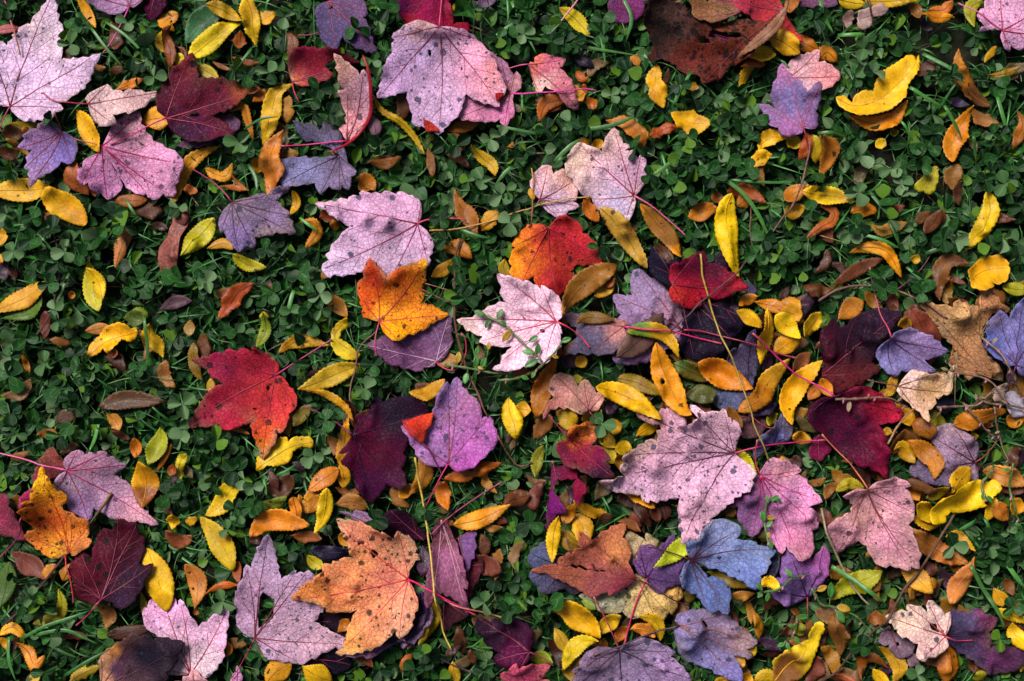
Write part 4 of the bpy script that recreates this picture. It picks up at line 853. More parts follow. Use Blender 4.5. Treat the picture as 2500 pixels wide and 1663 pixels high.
M("big orange maple leaf with black spots","lower middle with hot pink stalk","1170,580 1180,500 1240,400 1265,385* 1230,330 1240,270 1200,200 1130,160 1075,135* 1040,200 930,100 930,130 860,80 790,50 670,10 515,5* 560,120 600,210 660,360 520,380 520,400 360,440 370,490 290,560 210,600 80,745* 270,780 400,830 400,870 540,880 690,860 640,960 600,1060 570,1200 495,1275* 700,1240 860,1200 960,1130 1060,1030 1110,1085* 1200,1020 1220,950 1240,870 1260,800* 1250,700 1190,610","D07C58;300,680,DC8440;1000,550,CC7460;900,900,CE825A;700,100,D08264;600,1150,D4924a;1150,900,C4886c;1100,300,c68a68;500,600,d87e50;700,400,d48654",st="1170,580 1350,640 1550,750 1700,840 1820,910",sc="c8145c",z=6,sp=(.7,1,0),vc="b03040",hole=["690,235 715,205 755,225 752,240 700,248","810,310 850,300 890,345 845,380 825,350"])
M("folded dusty mauve maple leaf","beside the yellow straw in the lower middle","1480,20 1400,100 1400,220 1380,400 1350,560 1340,700 1340,750 1390,780* 1430,700 1500,680 1650,770 1740,890* 1740,760 1690,640 1730,630* 1700,450 1600,200 1540,60","8E5070;1500,450,9a5880;1420,200,7a4450;1400,650,7a4458",st="1376,169 1576,-21 1876,-231 2061,-341",sc="7a1a48",z=4,bend=3,vc="a87888")
M("purple lobe right of the folded mauve leaf","lower middle","1640,200 1790,130* 1800,310 1740,480* 1700,460","7E4490",z=3)
M("glossy dark red lobe right of the folded mauve leaf","lower middle","1720,460 1800,330 1860,440* 1850,540 1800,640 1740,760* 1720,640","641830",z=2)
M("maroon lobe hanging below the folded mauve leaf","lower middle","1510,780 1680,860 1710,930* 1600,1000 1510,1080* 1500,950","521a30",z=3)
T("leaf_stalk","pink stalk with pale end beside the hot pink stalk","1450,750 1700,830 1960,910 2140,970",20,"b04a6a","c89058",lift=1)
V(1000,1130)
L("880,0 700,50 500,110 330,150",150,"AE5C16",z=3,w=1)
L("340,170 320,280 370,440",145,"BE6C1e",z=3,w=1)
L("150,-130 130,150 0,290",175,"AE761e",z=2)
L("420,590 600,560 800,480 965,395",165,"D69016",z=4)
L("890,420 1000,340 1150,290",165,"5E3016",z=2)
L("1420,490 1370,700 1360,935",135,"DEB012",z=5)
M("twisted magenta leaf with narrow lobes","left of the two-tone leaf's tip","1370,-20 1400,40 1560,20 1600,130 1690,230 1600,340* 1560,280 1590,140 1420,150 1360,220 1380,280 1480,440* 1400,480 1310,650* 1320,450 1350,250","5E0C42;1620,230,8a1038;1400,430,7a1a70",z=4,bend=3)
L("1560,340 1700,450 1920,500",100,"CC9412",z=3,w=1)
L("1470,570 1530,450 1580,360",120,"AE6E12",z=3)
L("1570,490 1650,600 1640,770",210,"C48E10",z=2)
L("1440,650 1540,740 1640,800",120,"A68012",z=1)
L("1790,560 1850,540 1950,520",120,"4a2618",z=3)
T("leaf_stalk","dark upright stalk left of the rusty leaf","1470,550 1500,700 1535,840",14,"4a2234","4a2234")
T("straw","long yellow straw crossing the hot pink stalk","60,-60 100,200 150,500 200,800 240,1100 280,1350 330,1600 400,1780",25,"a88e3a","b89a44",lift=2)
V(1100,1463,4.48)
M("dark plum leaf at the bottom","right of the yellow straw's end","865,535 900,450 905,380 880,310 800,250 700,200 560,215 450,190 440,215 340,180 300,190* 290,310 360,380 360,440 450,500 530,550 500,640* 560,700 640,710 740,710* 830,660 870,600","2E1236;650,600,620C40;450,350,3a1438",st="865,535 980,590 1115,680",sc="7a1440",z=3)
M("salmon leaf with black spots at the bottom edge","below the dark plum leaf","850,1000 600,896 570,810* 630,760 640,710 710,670* 740,715 830,670 910,660 950,675 1065,690* 1040,770 1000,850 1100,880 1250,960*","C46E62;750,850,c0486a",z=4,sp=(.7,.9,0))
L("870,640 1000,640 1120,690",160,"868E18",z=2)
V(1300,1263)
M("slate blue leaf under the rusty leaf","lower middle right","300,460 280,420 160,300 110,240* 60,260 0,330* -50,400 -30,440 30,480 -40,560 0,600* 60,650 50,680 130,715* 270,700 300,680 390,725* 450,700 470,640* 400,520 340,330*","505072;50,350,58608a;300,650,54486e",z=2,vc="241a2c")
M("cream yellow maple leaf with brown dots","under the rusty and violet leaves","980,530 900,620 700,660 460,740* 600,850 700,900 850,880 950,960 1060,910 1130,940 1215,1020* 1290,880 1330,900* 1380,790 1420,720* 1400,600 1290,640 1160,690 1060,560","C8AE70;700,780,9A9A80;600,750,a0a084;1350,650,D09c54;1100,850,d0b070;1200,950,d0aa60",z=2,sp=(.8,.9,0),vc="8a7040")
M("pale tan leaf behind the violet leaf","lower middle right","910,480 900,250 860,150* 1000,160 1080,220 1090,150* 1220,230 1100,300 1000,400","A8926E",z=2,sp=(.3,.6,0))
M("violet purple leaf under a lime green leaf","lower right of centre","1080,550 1000,520 970,460 960,380* 1000,390 1000,290 1030,250* 1150,240 1180,270 1330,170* 1350,230 1300,290 1450,380 1380,500 1400,590* 1270,650 1180,670* 1100,640","6E3E86;1050,350,804490;1300,600,5e3878",st="1080,560 1010,720 950,900 870,1200",sc="b81a58",z=3,sp=(.1,.6,0),vc="3a1440")
M("rusty brown torn maple leaf","lower middle right with dark stalk","965,545 900,400 920,260 850,180 875,70* 810,60 720,110 620,160 640,200 560,190 450,130* 450,260 300,350 260,390* 260,440 380,430 450,440 600,470 700,485 500,490 300,450 150,435 0,500* 120,510 250,570 400,640 540,700* 640,680 700,650 720,690* 900,620 960,580","A05A3A;600,560,90484A;800,300,AE6C40;850,620,902E50;400,560,98523c;550,250,98503c",st="965,545 1150,640 1350,770 1490,830",sc="4a1628",z=4,sp=(.4,.7,0),vc="6a2c24",rip=2.2)
M("large greyish purple maple leaf at the bottom edge","right of centre","830,1260 700,1230 560,1250 470,1310 440,1390 385,1450* 420,1470 370,1560 300,1700* 500,1800 900,1900* 1300,1750 1500,1540* 1460,1460 1400,1390 1310,1320 1340,1270* 1230,1200 1140,1165* 1000,1160 900,1190 850,1220","8C74A4;600,1350,8a6c8c;1300,1450,9a74a4;900,1200,8a7496",st="825,1250 760,1100 700,960 570,710",sc="a83848",z=4,sp=(.6,1.2,.7),vc="3a2030")
M("mottled purple blue maple leaf with brown patches","at the bottom right of centre","1390,1000 1340,960 1370,890 1480,870 1650,865 1820,920* 1960,1020 2093,1127 2106,1179* 2027,1232 2073,1297* 1909,1297 1975,1442 1962,1553* 1800,1480 1600,1415 1450,1340 1370,1200 1340,1100 1340,1040","786CA8;1800,980,92789a;1950,1120,9a7884;1600,1250,7a74b0;1900,1480,6860a8",st="1390,1000 1100,1090 820,1210 575,1300",sc="3c1828",z=5,sp=(.4,1,.6),vc="7a4840",hole=["1590,955 1610,950 1665,1020 1640,1025"])
L("170,870 330,880 500,990 640,1135",250,"DCA012",z=4)
L("640,1100 720,990 830,900",160,"C89E12",z=3)
L("930,1060 1050,1050 1170,1110",150,"CE8024",z=4,w=1)
L("1010,920 1150,960 1210,1060 1220,1175",125,"CC9E12",z=3)
L("800,1180 860,1090 920,1040",120,"AE5e1e",z=2)
L("620,1140 480,1170 350,1280 300,1430",145,"C8A812",z=4)
L("210,1060 280,1180 340,1300",130,"A8841e",z=2)
L("440,1300 350,1420 380,1570",150,"A2801e",z=3)
L("460,780 520,800 590,850",90,"6a7a1c",z=3)
L("270,200 350,260 450,290",110,"8a6a14",z=1)
V(1500,1130)
L("345,960 450,900 600,800 780,660",165,"AEB822",z=4)
M("bright blue maple leaf","lower right with brown stalk","700,890 660,820 660,730* 740,700 780,660 830,600 890,570 960,540* 1090,540 1170,620* 1150,710 1200,720 1330,740 1340,760 1470,800* 1440,880 1430,940 1350,1040 1370,1070 1310,1160* 1200,1100 1050,1030 960,990 850,970 760,930 830,1010 870,1080 950,1070 1050,1140 1070,1180* 1060,1290 1030,1370* 960,1360 870,1350* 800,1280 770,1230 690,1200 630,1120* 610,1000 640,930","6078AE;900,1250,5068AC;1000,650,7682B0;1300,850,6074a4;1300,1100,5c70b6",st="700,890 500,820 300,760",sc="4a2420",z=5,sp=(.1,1.2,0),vc="5a2434")
L("1330,1050 1450,940 1540,850",180,"10142c",z=3)  # shade beside the bright blue leaf, painted as a dark navy leaf shape
M("rose pink maple leaf with blue marks","lower right beside the speckled leaf","1370,105 1280,120 1270,200 1200,260 1120,330 1115,395* 1165,400 1170,560 1210,570 1300,690* 1390,610 1430,580 1440,700 1510,770 1560,810* 1610,770 1660,830 1750,880* 1870,840 1890,750 1880,640 1930,600* 1900,450 1820,410 1860,390 1940,350* 1900,270 1830,190 1800,140 1710,110 1755,60* 1690,10 1600,-40 1470,-30* 1400,30 1370,70","BC7AAC;1250,500,864A8A;1200,330,704078;1800,800,CC7C9C;1600,50,CC8E9C;1650,300,c07eac;1850,500,cc84a8",st="1370,105 1330,0 1310,-120 1320,-240",sc="b03048",z=4,sp=(.25,1.1,1),vc="9a1c50")
M("purple maple leaf with magenta edge","lower right under a weed stem","1835,1275 1760,1310 1640,1335* 1540,1290 1465,1220 1460,1160* 1510,1110 1480,1060 1550,1060 1560,950 1590,860 1640,820* 1750,880 1840,860 1870,930 1960,840 2005,810* 2060,900 2000,1080 1930,1180 1880,1260","7E4C9C;1600,1250,8a58a8;1980,900,94508c;1550,1150,7850a0",st="1835,1275 1830,1400 1790,1560",sc="8a1838",z=3,vc="3a1838")
L("1350,1120 1430,1080 1510,1165",115,"E6B812",z=5)
L("90,270 250,330 380,420",115,"CE8812",z=3,w=1)
L("460,370 490,460 500,560",110,"4e2620",z=1)
L("330,430 390,480 430,560",105,"5a2e20",z=1)
L("880,1040 1100,1110 1320,1165",150,"7E6a14",z=2)
L("1060,1280 1200,1260 1330,1235",95,"8e5e12",z=2)
L("1010,480 1080,440 1150,520",130,"6a4410",z=1)
L("30,560 130,570 240,640",90,"7a4418",z=2)
L("650,1260 750,1270 800,1300",130,"5a4a10",z=1)
KW("small upright sprig on the rose pink leaf","1430,760 1410,560 1420,420 1440,340 1500,310",[(1430,330,80,260),(1500,315,90,330),(1535,340,60,20),(1390,490,110,260),(1470,510,90,340),(1450,560,90,310),(1430,655,60,90),(1440,740,80,80)])
KW("weed stem with yellow leaf over the purple leaf","1320,1200 1400,1170 1470,1150 1560,1100 1650,1050 1810,1040",[(1325,1120,90,200),(1400,1220,90,100),(1605,1000,90,240),(1330,1210,60,140)])
V(2000,1130)
M("dusty pink maple leaf with orange stalk","lower right with dark blotches","415,235 300,220 185,290* 240,320 290,380 270,450 180,490 80,530 60,620* 110,720 170,850* 250,800 370,740 440,790 490,900 510,950 640,960 800,990* 820,960 885,960* 880,800 830,650 800,570 850,460* 840,330 770,220 800,190* 740,140 630,125 500,170 440,215","C4869C;400,500,CC948E;700,700,BC7E94;250,600,c88a98;700,250,bc8494",st="415,235 330,90 250,-20 200,-70 0,-280",sc="a85a3c",z=5,sp=(.6,1,.3),vc="7a3a38")
L("1060,480 1300,330 1680,220",260,"E6B60C",z=6,o="1030,560 1020,440 1080,340 1180,270 1200,220 1290,200 1370,160 1500,150 1540,190 1640,150 1690,200 1690,250 1600,300 1580,320 1520,360 1530,390 1450,440 1330,470 1240,460 1190,500 1190,560 1080,570")
L("1150,250 1250,150 1390,30",205,"D6A612",z=5)
L("870,370 960,430 1050,560",170,"DEB010",z=5)
L("800,240 880,290 930,350",125,"BC7612",z=3)
L("850,500 1000,570 1190,575",110,"CC9612",z=4)
L("960,310 1060,270 1130,200",120,"948012",z=3)
L("1560,545 1610,430 1640,310",115,"D4A610",z=4)
L("1650,350 1690,450 1760,530",160,"AE6818",z=4)
L("1750,380 1850,410 1970,440",170,"CE8e12",z=4)
L("1540,70 1700,100 1960,200",190,"B6762e",z=4)
L("1700,250 1830,240 1960,260",130,"5e2e20",z=2)
L("790,160 920,210 1050,275",110,"5e3814",z=3)
L("820,620 980,740 1170,860 1400,950",205,"966028",z=3,c2="1250,920,B87028")
L("760,990 880,1060 1020,1215",195,"CE9014",z=3)
L("1010,1120 1060,1140 1120,1160",110,"BE801e",z=2)
L("1470,890 1390,1050 1310,1190 1220,1335",210,"CE8240",z=4)
L("1200,700 1330,690 1400,760 1460,830",90,"CC9E12",z=3)
L("110,1320 250,1190 400,1110 575,1020",200,"969012",z=3)
L("60,1010 150,1060 310,1040",125,"7e5412",z=1)
L("1660,1190 1710,1280 1750,1370",125,"BE8c12",z=3)
L("1640,1380 1780,1430 1960,1500",110,"C49E12",z=4)
L("1750,1370 1850,1380 1960,1420",105,"8e5018",z=3)
L("130,260 250,190 400,225",115,"A8981e",z=4)
L("1000,980 1060,1020 1120,1060",130,"5a2c24",z=1)
T("straw","flattened grey dry stem left of the dusty pink leaf","0,430 30,640 130,850 220,1020 330,1210 470,1360",28,"7e7058","8a7c60",lift=1)
T("twig","long dark brown stick slanting through the lower right","1270,490 1120,740 960,960 820,1150 720,1290 600,1440 470,1610 250,1820 0,2010 -80,2070",30,"5a3c30","3a2a24",lift=2)
KW("weed stem with buds hanging at the right edge","1780,-20 1760,120 1770,280 1800,400 1830,480 1880,560",[(1720,40,50,200),(1870,640,80,90),(1920,620,80,60),(1840,570,60,200),(1930,560,60,330)])
KW("drooping weed stem over the yellow leaf at right","1640,20 1590,90 1510,150 1490,210 1510,290 1550,350",[(1480,290,80,100),(1545,320,80,60),(1700,45,50,330)])
KW("low weed sprig left of the olive leaf","-100,1180 0,1340 90,1360 200,1400 330,1450 420,1540",[(100,1210,150,300),(215,1375,140,10),(140,1420,130,60),(0,1180,110,200)])
V(2000,1263)
M("small cream pink maple leaf with a torn gap","bottom right corner area","1165,1110 1230,1000 1225,910* 1180,930 1110,830 1020,790* 1000,860 1000,890 880,820 815,825* 820,880 710,880 605,925* 700,1040 700,1070 880,1160 860,1280* 970,1290 1080,1270 1160,1200* 1180,1150","DEBCB0;950,1200,CFA6A2;1150,950,d8b8b0;700,950,e0c0a8",st="1165,1110 1280,1160 1380,1175 1455,1172",sc="a83848",z=5,sp=(.25,.8,.8),vc="9a3040",hole=["1010,980 1090,1000 1110,1075 1070,1060 1030,1040"])
M("purple and wine maple leaf in the bottom right corner","beside the cream pink leaf","1180,1130 1230,1000 1240,900* 1330,890 1400,910 1500,880* 1560,910 1640,940 1690,980* 1620,1100 1650,1130 1620,1250 1800,1210 1940,1215* 1880,1400 1800,1470* 1620,1500 1450,1350 1300,1250 1210,1190","52426E;1550,960,82406A;1400,1000,4e4874;1700,1350,5E2E56;1640,1000,90405c;1350,1180,3e2c60",z=4,sp=(.3,1,.4),vc="2e1630")
M("brownish mauve leaf scrap with a hole","under the small cream pink leaf","640,1030 620,1000 560,1160* 650,1200 680,1280 770,1320* 860,1280 880,1170* 700,1090","7E6676",z=3,hole=["720,1190 750,1185 755,1215 730,1220"])
L("870,1280 880,1350 860,1430",85,"7a5e68",w=1)
L("1780,970 1830,1100 1960,1220",150,"DEB012",z=4)
L("1970,1070 1930,1300 1910,1470",130,"CEA612",z=2)
L("350,1510 370,1370 500,1330 650,1440",95,"7E4412",z=3)
L("550,1220 700,1330 760,1450 700,1580",150,"AE8012",z=2)
L("510,1450 570,1520 650,1610",115,"DEB012",z=4)
L("1210,1190 1230,1350 1210,1580",235,"AE6612",z=3)
L("100,880 110,1010 180,1150 180,1305",165,"7E5420",z=2)
L("80,1450 230,1500 340,1580",65,"9e4e24",z=3,w=1)
L("440,970 540,960 620,990",135,"7e481c",z=1,w=1)
L("1480,1450 1550,1560",125,"8e8412",z=2)
V(1700,1363,2.987)
L("560,880 780,620 880,460",200,"D8B212",z=4,o="545,730 640,640 740,580 790,560 780,520 850,440 890,440 900,500 850,620 820,700 800,780 740,860 640,900 560,910 550,800",c2="640,830,7a4a18")
L("420,905 500,850 620,890",95,"C8A014",z=3)
L("410,375 450,480 460,585",75,"AE7612",z=2)
L("270,700 330,770",85,"B68612",z=3)
L("340,700 390,670 425,630",75,"C49C12",z=3)
L("130,890 200,880 280,900",90,"B88a12",z=2)
L("310,830 350,860 400,900",95,"CE9012",z=3)
L("420,590 520,610 610,665",85,"2e142c",z=2)
L("690,430 710,480 750,530",105,"6e6e12",z=1)
KW("weed sprig with small green leaves left of the dark stalk","690,380 680,460 660,530 620,590",[(735,385,90,10),(640,440,50,180),(690,550,60,60),(590,600,60,160),(630,600,60,80)])
for _v, _pts in (((0,0),["890,280 1050,490 1200,660 26","1040,230 1250,380 1440,580 24"]),
 ((400,0),["850,480 740,640 620,790 22","780,1250 950,1160 1120,1140 20"]),
 ((1200,0),["0,400 150,290 270,200 34","190,30 310,300 430,540 28","200,360 600,430 1000,490 1430,550 26","955,150 1040,350 1090,660 28","760,1250 1000,1240 1220,1190 1445,1080 34","50,1220 300,1270 540,1310 24","600,1560 720,1440 860,1330 38","1900,700 1800,880 1720,1030 28","1250,0 1330,200 1280,420 30","150,0 160,140 155,260 18"]),
 ((1600,0),["160,1030 230,860 340,710 28","1560,0 1590,180 1700,350 30","1500,1310 1650,1310 1820,1330 26","1730,350 1850,360 1960,345 28"]),
 ((2000,0),["970,530 1180,660 1370,780 32","830,860 1000,960 1160,1030 30","1160,1030 1250,1180 1350,1340 28","1680,940 1720,1120 1780,1290 32","740,1180 820,1290 880,1360 20","1420,1320 1450,1450 1480,1560 26","170,360 300,360 420,345 30"]),
 ((0,380),["1220,430 1280,520 1330,590 24","370,750 450,830 540,930 26","680,1130 600,1350 500,1530 22","1320,1190 1500,1210 1800,1270 24"]),
 ((500,380),["430,90 510,230 530,380 30","920,600 1020,680 1110,730 24","920,1250 1040,1330 1110,1420 26","860,1290 830,1420 790,1560 34"]),
 ((1000,380),["490,710 640,770 790,800 26","1030,70 920,170 810,300 30","1500,0 1440,50 1380,100 30"]),
 ((1500,380),["600,0 450,140 300,230 28","740,120 1000,220 1200,360 1350,560 1450,750 1570,920 34","780,0 870,200 990,370 30","450,0 500,180 580,410 18","1100,240 1400,265 1700,270 22"]),
 ((2000,380),["460,350 570,500 740,690 30","650,620 700,740 750,870 34","1000,940 1180,885 1480,880 32","820,1070 950,1200 1040,1330 24","400,760 580,820 760,900 28"]),
 ((0,760),["1430,60 1450,300 1420,600 26","960,1060 950,1200 930,1330 30"]),
 ((0,1363,5.227),["320,1000 600,850 900,750 1180,650 36","450,970 700,910 900,900 1080,980 1290,1090 38","850,1480 1100,1320 1430,1140 36","150,980 160,1250 240,1560 34","580,1030 800,1150 1040,1260 30"]),
 ((500,1130),["580,140 600,220 615,310 24","700,110 800,70 890,0 22"]),
 ((2000,1130),["90,970 300,1100 580,1310 38","1390,950 1500,1150 1640,1380 1730,1568 34","1750,930 1850,1080 1950,1190 38","1310,640 1400,580 1480,530 26","1530,510 1590,640 1660,760 26"])):
    V(*_v)
    for _p in _pts:
        _q = _p.rsplit(' ', 1); GB(_q[0], float(_q[1]))
# clover sprigs that can be picked out one by one: centre and leaflet length in view pixels
for _v, _ks in (((0,380),[(895,610,150),(795,955,165),(1480,560,140),(150,920,120),(300,600,130),(330,1090,120),(1260,1340,130),(860,1190,150),(500,1230,130),(60,560,100)]),
 ((500,380),[(890,1105,180),(1195,1195,150),(670,1310,140),(1170,730,100),(600,900,120),(90,1400,120),(1130,1480,120),(840,1500,130)]),
 ((1000,380),[(880,380,160),(700,240,150),(1010,420,130),(600,910,100),(480,1060,140),(530,1370,170),(560,240,120),(120,420,110),(760,1060,140),(880,620,120)]),
 ((1500,380),[(1670,720,130),(290,790,120),(1550,960,130),(1800,1110,120),(1560,1300,150),(1880,600,120),(700,90,120),(1430,170,120),(700,400,110),(1380,1090,130),(380,340,120)]),
 ((2000,380),[(360,110,150),(820,110,130),(1250,330,140),(1560,250,130),(1600,870,140),(830,350,120),(820,560,130),(280,750,140),(570,1170,140),(1210,690,130),(1830,330,130)]),
 ((0,760),[(120,620,190),(560,760,180),(820,580,150),(880,590,140),(110,960,160),(750,930,120),(850,1110,140),(1320,1040,120),(1350,550,110),(550,180,110),(150,290,160),(560,1240,120)]),
 ((500,760),[(320,200,150),(880,170,130),(1540,740,140),(230,1320,160),(1010,560,140),(1170,1040,150),(1240,1240,110),(60,280,160),(1040,1380,140),(1620,510,130)]),
 ((1000,760),[(1310,1130,150),(40,620,170),(980,1280,170),(1100,1490,160)]),
 ((1200,0),[(1300,680,150),(1180,350,120),(1520,600,140),(600,1120,150),(1240,1080,130),(300,1050,130),(1320,880,140),(520,1250,130),(170,480,120),(1070,60,140),(330,1440,140),(790,420,130)]),
 ((800,0),[(500,230,140),(580,370,150),(1520,120,140),(1820,280,140),(1660,1320,130),(640,180,110),(450,620,120),(640,1380,130),(1020,1500,140),(1580,1430,130),(1700,480,110)]),
 ((400,0),[(960,330,130),(1240,100,130),(1010,700,150),(1490,870,150),(760,1390,170),(1190,1090,130),(650,490,150),(230,150,140),(1850,300,-170),(1400,950,140),(1590,1100,130),(810,740,130)]),
 ((0,0),[(680,280,140),(800,260,100),(1500,760,140),(1430,380,120),(1250,240,130),(830,440,110),(1290,560,140),(1430,590,120),(560,210,110),(640,1150,130)]),
 ((1600,0),[(720,1050,140),(1400,180,140),(600,1230,130),(330,1490,120),(600,1450,140),(1280,1490,140),(680,980,120),(960,1120,130),(1010,700,130),(1780,1430,140),(230,1190,110),(1650,920,120)]),
 ((2000,0),[(840,390,140),(800,130,150),(620,380,110),(1000,790,150),(420,470,150),(370,1500,170),(1210,570,100),(230,1440,140),(400,1280,140),(430,640,150),(1560,1180,140),(1040,1240,120),(1650,1290,120),(1150,420,120)]),
 ((0,1130),[(420,1330,160),(1540,400,130),(1620,900,140),(1620,290,150),(1850,140,170),(320,1300,150),(1180,1380,130),(960,1480,130),(700,1220,120),(1820,830,130)]),
 ((500,1130),[(290,60,180),(870,140,140),(400,150,120),(300,690,130),(820,840,130),(190,1310,150),(480,220,120),(350,500,110),(560,270,100),(450,420,120)]),
 ((1000,1130),[(1200,300,150),(1150,580,170),(870,1000,140),(700,760,150),(950,1390,140),(1250,1370,120),(620,210,120),(940,800,130),(860,560,130),(1040,1030,120),(930,240,120)]),
 ((700,1263),[(1680,1200,130),(1230,1430,130),(1660,1060,130),(900,1430,130),(1380,1430,140),(1330,1260,110)]),
 ((2000,1130),[(1640,1080,150),(1130,1210,150),(1650,900,140),(1560,700,120),(1110,640,130),(700,1040,130),(420,960,120)]),
 ((2000,1263),[(310,1290,150),(350,1200,140),(1030,1400,120),(150,1130,130),(900,1480,130)])):
    V(*_v)
    for _k in _ks: KL(*_k)
# ---------------------------------------------------------------- leaves
def sstep(x, a, b):
    t = np.clip((x-a)/(b-a), 0, 1); return t*t*(3-2*t)
def tri_blade(name, poly, holes, rest_shape, mat, colfun, prm, base, parent, rng, sp=.0017, thick=.00022, blur=6):
    v, f, hp = triangulate(poly, holes, sp, rng)
    rs = Rest(poly, hp, rest_shape, blur)
    z = rs.at(v)
    b3 = np.array([base[0], base[1], float(rs.at(np.array([base]))[0])])
    lc = np.column_stack([v-base, np.zeros(len(v))]) + rng.random(3)*40
    me = make_mesh(name, np.column_stack([v, z])-b3, f, mat, colfun(v), lc, prm)
    return me, rs, b3

def maple_shape(m, rng):
    b = m['o'][0]; tips = m['o'][[i for i, t in enumerate(m['tips']) if t]]
    far = tips[np.argmax(((tips-b)**2).sum(1))]; Rr = np.linalg.norm(far-b)+1e-6; ax = (far-b)/Rr; nx = np.array([-ax[1], ax[0]]); cen = m['o'].mean(0)
    cup = rng.uniform(-.0025, .0035); off = rng.random(2)*50; amp = rng.uniform(.0016, .0034)*m['rip']; tc = rng.uniform(-.005, .006, len(tips)); q = rng.choice([-1, 1])*rng.uniform(.06, .16)
    roll = rng.uniform(-.05, .05, 2)
    def f(P):
        d = P-cen; r = np.sqrt((d**2).sum(1))/Rr; v = (P-b)@nx; u = (P-b)@ax
        z = cup*r*r*2 + amp*vnoise(P, .021, off) + amp*.5*vnoise(P, .0095, off+5)
        dv = np.full(len(P), 1.0)
        for t in tips: dv = np.minimum(dv, seg_dist(P, b, t))
        z = z + q*np.minimum(dv, .009)
        for t, k in zip(tips, tc): z = z + k*np.exp(-(((P-t)**2).sum(1))/(2*(.012**2)))
        if m['bend']: z = z + m['bend']*.001*(2.2*(v/Rr)**2*4 + .6*np.sin(u/Rr*5+off[0]))
        return z + d@roll
    return f
def maple_cols(m, rng):
    base, pos, cs = m['c']; off = rng.random(2)*50; age = rng.choice([0, .15, .3, .5]); poly = m['poly']
    def grey(c):
        l_ = (c@np.array([.3, .5, .2]))[..., None]; v_ = np.clip((c[..., 2:3]-c[..., 1:2])/(c.max(-1, keepdims=True)+1e-6), 0, 1)*(c[..., 2:3] > c[..., 0:1]*.92); return c+(l_*np.array([1.05, .98, 1.1])-c)*v_*.34
    base = grey(base); cs = grey(cs) if cs is not None else None
    def f(P):
        W = P + .007*(np.column_stack([vnoise(P, .008, off), vnoise(P, .008, off+9)])-.5)
        if pos is None: c = np.tile(base, (len(P), 1))
        else:
            d = np.sqrt(((W[:, None]-pos[None])**2).sum(2)); w = 1/(d+.0025)**3; w0 = 1/(.02+.0025)**3
            c = (((w[:, :, None]*(cs[None]**.4)).sum(1)+w0*base**.4)/(w.sum(1)+w0)[:, None])**2.5
        if age:
            ed = np.exp(-poly_dist(P, poly)/.004); w = (sstep(vnoise(P, .016, off+11)*.75+ed*.35+.12*vnoise(P, .004, off), .72, .92)*age)[:, None]; l_ = (c@np.array([.3, .5, .2]))[:, None]
            c = c*(1-w)+(l_*np.array([1.15, .82, .5]))*w
        k = .84+.32*vnoise(P, .012, off+3); c = c*k[:, None]; lum = c@np.array([.3, .5, .2])
        return np.minimum(c*(np.clip((lum/.24)**.26, .5, 1.0)*(1+.12*sstep(lum, .2, .42)))[:, None], .88)
    return f
def inside_run(P, poly, holes):
    ok = in_poly(P, poly)
    for h in holes: ok &= ~in_poly(P, h)
    if ok.all(): return len(P)
    i = int(np.argmin(ok)); return i
def vein_mesh(b, tip, poly, holes, rs, b3, rng, colr, big):
    d = tip-b; Ln = np.linalg.norm(d); nx = np.array([-d[1], d[0]])/Ln
    t = np.linspace(0, .96, 14); C = b + t[:, None]*d + (np.sin(t*math.pi)*Ln*rng.uniform(-.035, .035))[:, None]*nx
    ok = in_poly(C[1:], poly)
    if not ok.all():
        k = 1+int(np.argmin(ok)); C = C[:max(k, 2)]
    n = len(C); rad = np.linspace(.00036*big, .00011, n)
    parts = [(tube(np.column_stack([C, rs.at(C)+.00012]), rad, 4, .7)) + (colr,)]
    k = max(2, int(Ln/.009)); side = rng.choice([-1, 1])
    for j in range(k):
        tj = .16+.7*(j+.5*rng.random())/k; side = -side
        i = min(int(tj/.96*(13)), n-2)
        if i < 1: continue
        o = C[i]; dd = (C[i+1]-C[i-1]); dd /= np.linalg.norm(dd)+1e-9; pn = np.array([-dd[1], dd[0]])*side
        l = Ln*(.42-.26*tj); tt = np.linspace(0, 1, 6)
        S_ = o + tt[:, None]*l*(dd*.72+pn*.62) + (tt**2)[:, None]*l*.16*dd
        q = inside_run(S_, poly, holes)
        if q >= 3:
            S_ = S_[:q]; parts.append(tube(np.column_stack([S_, rs.at(S_)+.00006]), np.linspace(.00016, .00006, q), 4, .7) + (colr*1.05,))
    v, f, c = merge(parts)
    return make_mesh('vein', v-b3, f, MAT_STEM, c)

def leaf_outline(s, w, wav, rng):
    n = 30; C = catmull(s, n); t = np.linspace(0, 1, n); T_ = np.gradient(C, axis=0); T_ /= np.linalg.norm(T_, axis=1)[:, None]; N = np.column_stack([-T_[:, 1], T_[:, 0]])
    sk = rng.uniform(.74, 1.25); p = np.sin(math.pi*np.clip(t, 0, 1)**sk)**rng.uniform(.62, .85)
    p[0] = .04; p[-1] = .03
    o1, o2 = rng.random(2)*50, rng.random(2)*50
    def wob(o): return 1 + (.55 if wav else .16)*(vnoise(np.column_stack([t*(7 if wav else 4), t*0]), 1.0, o)-.5)
    tooth = np.where(np.arange(n) % 2 == 0, .00028, -.00028)*np.minimum(1, np.minimum(t, 1-t)*8)
    Lf = C + N*((p*w/2*wob(o1)+tooth)[:, None]); Rt = C - N*((p*w/2*wob(o2)+tooth)[:, None])
    return np.vstack([Lf, Rt[::-1][1:-1] if False else Rt[::-1]]), C

